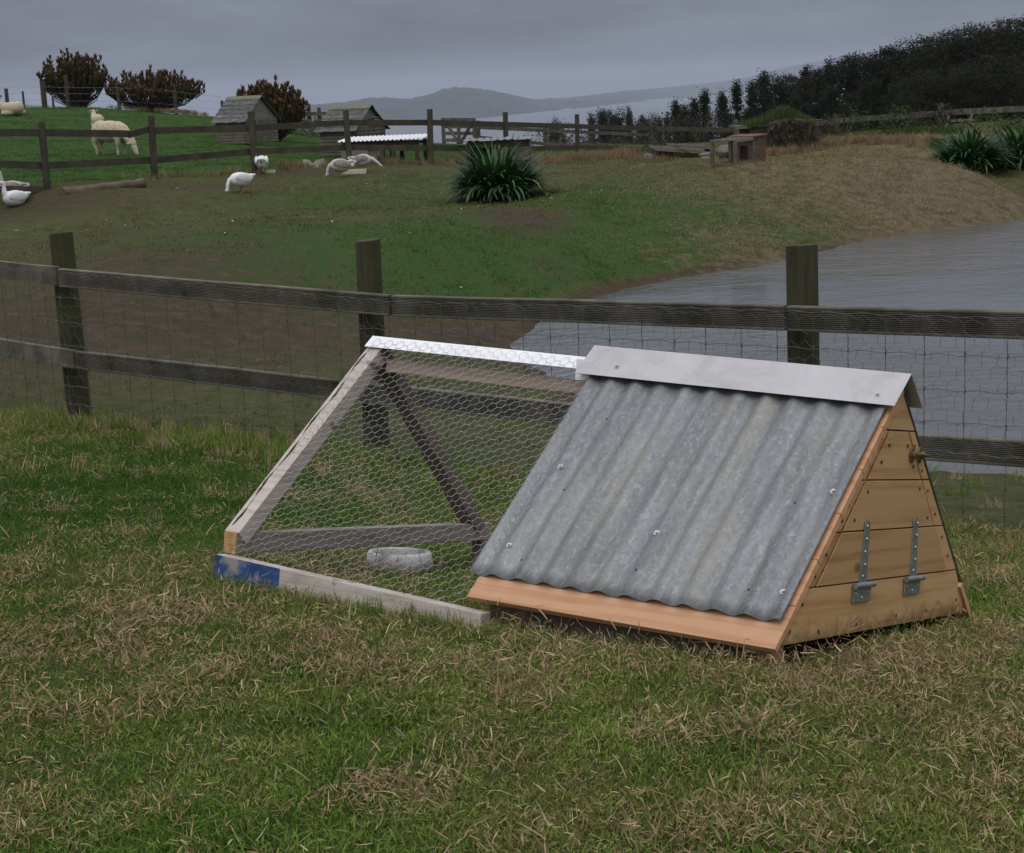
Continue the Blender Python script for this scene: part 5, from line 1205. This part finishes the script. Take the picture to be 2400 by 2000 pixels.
def scatter(name, src, P, scale, tint, label, tilt=.25):
    n_ = len(P); me = bpy.data.meshes.new(name); me.vertices.add(n_); me.vertices.foreach_set('co', np.asarray(P, np.float32).ravel())
    def att(nm_, ty, arr, key): a_ = me.attributes.new(nm_, ty, 'POINT'); a_.data.foreach_set(key, np.asarray(arr).ravel())
    att('rot', 'FLOAT_VECTOR', np.c_[rng.normal(0, tilt, (n_, 2)), rng.uniform(0, 6.28, n_)].astype(np.float32), 'vector')
    att('siz', 'FLOAT', np.asarray(scale, np.float32), 'value')
    att('pick', 'INT', rng.integers(0, 1000, n_).astype(np.int32), 'value')
    att('tint', 'FLOAT_COLOR', np.c_[tint, np.ones(n_)].astype(np.float32), 'color')
    o_ = bpy.data.objects.new(name, me); COL.objects.link(o_)
    ng = bpy.data.node_groups.new(name, 'GeometryNodeTree')
    ng.interface.new_socket('Geometry', in_out='INPUT', socket_type='NodeSocketGeometry'); ng.interface.new_socket('Geometry', in_out='OUTPUT', socket_type='NodeSocketGeometry')
    N = ng.nodes.new; gi = N('NodeGroupInput'); go = N('NodeGroupOutput'); ip = N('GeometryNodeInstanceOnPoints'); ci = N('GeometryNodeCollectionInfo')
    ci.inputs['Collection'].default_value = SRC[src]; ci.inputs['Separate Children'].default_value = True; ci.inputs['Reset Children'].default_value = True; ip.inputs['Pick Instance'].default_value = True
    def na(nm_, ty): q = N('GeometryNodeInputNamedAttribute'); q.data_type = ty; q.inputs['Name'].default_value = nm_; return q.outputs[0]
    lk = ng.links.new; lk(gi.outputs[0], ip.inputs['Points']); lk(ci.outputs[0], ip.inputs['Instance']); lk(na('pick', 'INT'), ip.inputs['Instance Index'])
    lk(na('rot', 'FLOAT_VECTOR'), ip.inputs['Rotation']); lk(na('siz', 'FLOAT'), ip.inputs['Scale']); lk(ip.outputs[0], go.inputs[0])
    md = o_.modifiers.new('tufts', 'NODES'); md.node_group = ng
    return tag(o_, label, kind='stuff')
def inview(P, m=130):
    u, v = project(P); return (u > -m) & (u < 2400 + m) & (v > 0) & (v < 2000 + m)
def sample(x0, x1, y0, y1, n_):
    x = rng.uniform(x0, x1, n_); y = rng.uniform(y0, y1, n_); P = np.stack([x, y, ground(x, y)], 1); return P[inview(P)]
def coop_local(P): return (P - COOP_T) @ COOP_R
def tint_mix(c, w): return np.clip(np.asarray(c)[None, :] * w[:, None], 0, 1)
GREEN = np.array([.092, .168, .026]); LIGHT = np.array([.215, .275, .060]); OLIVE = np.array([.185, .200, .058]); STRAW = np.array([.46, .345, .205]); BROWN = np.array([.18, .115, .066])
def lerp(a, b, w): return a + (b - a) * w[:, None]
def fence_line(x): return np.interp(x, PATH[::-1, 0] if PATH[0, 0] > PATH[-1, 0] else PATH[:, 0], PATH[::-1, 1] if PATH[0, 0] > PATH[-1, 0] else PATH[:, 1])
P = sample(-4.2, 4.2, 1.9, 10, 330000)
lc = coop_local(P); inside = (lc[:, 0] > -.83) & (lc[:, 0] < .0) & (np.abs(lc[:, 1]) < .50)
keep = ~inside & (P[:, 1] < fence_line(P[:, 0]) + .25) & (P[:, 2] > WATER + .05)
keep &= rng.uniform(0, 1, len(P)) < np.clip(1.15 - (P[:, 1] - 3) * .11, .45, 1)
P = P[keep]; lc = lc[keep]
dn = fbm(P[:, 0] * 1.6, P[:, 1] * 1.6, 33, 4); fnn = fbm(P[:, 0] * 6, P[:, 1] * 6, 12, 3); gl = fbm(P[:, 0] * .9, P[:, 1] * .9, 21, 3)
runz = (lc[:, 0] > -1.7) & (lc[:, 0] < -.8) & (np.abs(lc[:, 1]) < .58)
tn = lerp(np.repeat(GREEN[None], len(P), 0), LIGHT, np.clip((fnn - .35) * 2.2, 0, 1)); tn = lerp(tn, OLIVE, np.clip((dn - .42) * 3.2, 0, .85)); tn = tn * rng.uniform(.75, 1.25, (len(P), 1))
lushz = gauss(P[:, 0], P[:, 1], -1.7, 6.3, 1.1, 1.8)
tn = lerp(tn, np.array([.045, .105, .018]), np.clip(lushz * .9, 0, 1))
scatter('lawn_grass', 'lawn', P, rng.uniform(.55, 1.15, len(P)) * np.where(runz, .75, 1) * (.75 + .6 * fbm(P[:, 0] * 2.5, P[:, 1] * 2.5, 55, 2)), tn, 'short cropped green grass of the lawn')
# dead blades in drifts
Q = sample(-4.2, 4.2, 1.9, 10, 260000); lc = coop_local(Q); inside = (lc[:, 0] > -.83) & (lc[:, 0] < .02) & (np.abs(lc[:, 1]) < .52)
dd = fbm(Q[:, 0] * 1.6, Q[:, 1] * 1.6, 33, 4); d2 = fbm(Q[:, 0] * 11, Q[:, 1] * 11, 77, 3)
d4 = fbm(Q[:, 0] * 4.2, Q[:, 1] * 4.2, 17, 3); pr = np.clip(.14 + np.clip((d4 - .49) * 4.0, 0, .5) + (dd - .5) * .7 + (d2 - .5) * .9, .03, .9) * (1 - .75 * gauss(Q[:, 0], Q[:, 1], -1.7, 6.3, 1.1, 1.8)) * np.clip(1.1 - (Q[:, 1] - 3) * .12, .35, 1)
k = (rng.uniform(0, 1, len(Q)) < pr) & ~inside & (Q[:, 1] < fence_line(Q[:, 0]) + .2) & (Q[:, 2] > WATER + .04)
Q = Q[k]; w = rng.uniform(0, 1, len(Q)); scatter('dead_grass', 'dead', Q + np.array([0, 0, .006]), rng.uniform(.6, 1.2, len(Q)) * (1 + .2 * np.clip((d4[k] - .55) * 5, 0, 1)), lerp(np.repeat(BROWN[None], len(Q), 0), STRAW, w) * rng.uniform(.8, 1.15, (len(Q), 1)), 'drifts of dead straw-coloured grass on the lawn', .45)
# longer grass along the fence line and round the coop
ts = rng.uniform(0, seg[-1], 2600); B = np.array([onpath(s_) for s_ in ts]); B[:, :2] += rng.normal(0, .16, (len(B), 2)) + np.array([-.06, -.10]); 
kk = fbm(B[:, 0] * 2.1, B[:, 1] * 2.1, 91, 3) > .46; B = B[kk]
xs = np.r_[rng.uniform(-1.7, .05, 170), np.full(60, .03) + rng.uniform(0, .06, 60)]; ys = np.r_[np.full(170, -.62) + rng.normal(0, .02, 170), rng.uniform(-.55, .6, 60)]
X2 = np.stack([coopw(a_, b_, -.07) for a_, b_ in zip(xs, ys)]); ncoop = len(X2)
B = np.concatenate([B, X2, sample(-4, 4, 2.1, 7.5, 900)]); B[:, 2] = ground(B[:, 0], B[:, 1])
lc = coop_local(B); k = ~((lc[:, 0] > -.83) & (lc[:, 0] < .01) & (np.abs(lc[:, 1]) < .55)) & inview(B) & (B[:, 2] > WATER + .05); B = B[k]
sc_ = rng.uniform(.35, .8, len(B)) * np.where(B[:, 1] < 6.0, .55, 1.0); w = rng.uniform(0, 1, len(B)) ** 1.6
scatter('long_grass', 'tall', B, sc_, lerp(lerp(np.repeat(GREEN[None], len(B), 0), LIGHT, w), STRAW * .8, (rng.uniform(0, 1, len(B)) < .28) * 1.0), 'longer grass tufts along the fence foot and coop edge')
# turf of the bank and paddock
Tp = sample(-15, 14, 8, 52, 200000); yE = fence_line(Tp[:, 0]); k = (Tp[:, 2] > WATER + .03) & (Tp[:, 1] > yE + .2); Tp = Tp[k]
l_, d_, s_ = cover(Tp[:, 0], Tp[:, 1]); nz = fbm(Tp[:, 0] * 1.2, Tp[:, 1] * 1.2, 61, 4); n3 = fbm(Tp[:, 0] * 4, Tp[:, 1] * 4, 63, 3)
dens = np.clip(.30 + .7 * l_ + .55 * d_ - .75 * s_ + (nz - .5) * 1.2, .03, 1) * np.clip(1.25 - Tp[:, 1] / 60, .35, 1)
k = rng.uniform(0, 1, len(Tp)) < dens; Tp, l_, d_, s_, n3, nz = Tp[k], l_[k], d_[k], s_[k], n3[k], nz[k]
tn = lerp(np.repeat(OLIVE[None] * .50, len(Tp), 0), np.array([.038, .082, .017]), np.clip(l_ + (nz - .5) * 1.4, 0, 1)); tn = lerp(tn, np.array([.20, .145, .085]), np.clip(d_ * 1.1 + (n3 - .5) * 1.3, 0, .95) * (d_ > .15)); tn = lerp(tn, BROWN * .8, np.clip(s_ * .8 + (n3 - .55) * 1.0, 0, .8) * (s_ > .1))
scatter('bank_turf', 'turf', Tp, rng.uniform(.55, 1.2, len(Tp)) * (1 + .35 * d_), tn * 1.35 * rng.uniform(.8, 1.2, (len(Tp), 1)), 'rough turf of the pond bank and paddock')
# odd tussocks the sheep and geese leave
U = sample(-10, 12, 9.5, 34, 5200); k = (U[:, 2] > WATER + .06) & (U[:, 1] > fence_line(U[:, 0]) + .3) & (fbm(U[:, 0] * .9, U[:, 1] * .9, 71, 3) > .55); U = U[k]; lu, du, su = cover(U[:, 0], U[:, 1])
tu = lerp(np.repeat(np.array([[.075, .095, .03]]), len(U), 0), np.array([.26, .19, .115]), np.clip(du * 1.2 + .25 * rng.uniform(0, 1, len(U)), 0, 1)); tu = lerp(tu, np.array([.05, .10, .02]), np.clip(lu * .8, 0, 1))
scatter('bank_tussocks', 'tall', U, rng.uniform(.2, .55, len(U)), tu * 1.25, 'odd grass tussocks on the grazed bank', .35)
# rank dry grass at the fence feet
rp = []
for a_, c_, n_ in (((1060, 388, 31.5), (1200, 372, 33), 60), ((1230, 372, 34), (1500, 366, 38), 420), ((1500, 372, 32), (1560, 372, 31), 60), ((640, 396, 28.4), (760, 392, 29.5), 60), ((340, 436, 26.2), (600, 404, 27.8), 50), ((880, 392, 30.2), (1000, 388, 31), 60), ((1770, 362, 32.4), (1960, 350, 34), 260), ((1960, 350, 34), (2260, 345, 31), 420), ((380, 262, 52), (470, 268, 52), 130), ((2060, 335, 35.2), (2240, 330, 33.5), 300), ((260, 258, 52.6), (400, 264, 52.6), 70)):
    a0, c0 = at(*a_), at(*c_); t = rng.uniform(0, 1, n_)[:, None]; q = a0 + (c0 - a0) * t; q[:, :2] += rng.normal(0, .22, (n_, 2)); rp.append(q)
rp = np.concatenate(rp); rp[:, 2] = ground(rp[:, 0], rp[:, 1]); w = rng.uniform(0, 1, len(rp)); u_, v_ = project(rp); grn = ((u_ > 1950) & (u_ < 2260) & (fbm(rp[:, 0] * .8, rp[:, 1] * .8, 5, 2) > .5))
tn = lerp(np.repeat((BROWN * .75)[None], len(rp), 0), STRAW * .72, w); tn[grn] = np.array([.045, .085, .02]) * rng.uniform(.8, 1.3, (grn.sum(), 1))
scatter('rank_grass', 'rank', rp, rng.uniform(.5, 1.15, len(rp)) * np.where(u_ > 1750, .62, np.where(u_ < 1020, .5, .8)), tn, 'rank dry grass at the feet of the far fences')
# shed feathers on the bank
fm = MB(); rr = random.Random(2)
for i in range(60):
    x, y = rr.uniform(-7, 3), rr.uniform(8.6, 27); z = gz(x, y)
    if z < WATER + .05: continue
    a = rr.uniform(0, 6.28); l_f = rr.uniform(.012, .035); c_, s_f = math.cos(a) * l_f, math.sin(a) * l_f
    fm.add([(x - c_, y - s_f, z + .030), (x + s_f * .4, y - c_ * .4, z + .040), (x + c_, y + s_f, z + .034), (x - s_f * .4, y + c_ * .4, z + .040)], [(0, 1, 2, 3)])
tag(fm.build('shed_feathers', 'feather', fix=False), 'white feathers scattered over the trodden bank', kind='stuff')

# ------------------------------------------------------------------ HAZE: damp air over the bay
top = max(max((o_.matrix_world @ Vector(c)).z for c in o_.bound_box) for o_ in bpy.data.objects if o_.type == 'MESH' and o_.name.split('.')[0] in ('ridge', 'headland')) + 6
hz = MB().box(-17000, 17000, -900, 16500, -67.5, max(top, 25)).build('haze', None)
hm = bpy.data.materials.new('haze'); hm.use_nodes = True; hn = hm.node_tree; hn.nodes.clear(); ho = hn.nodes.new('ShaderNodeOutputMaterial'); pv = hn.nodes.new('ShaderNodeVolumePrincipled')
pv.inputs['Color'].default_value = (.62, .67, .80, 1); pv.inputs['Density'].default_value = 0.00012; hn.links.new(pv.outputs[0], ho.inputs['Volume']); hz.data.materials.append(hm)
tag(hz, 'damp grey haze over the bay', kind='stuff')
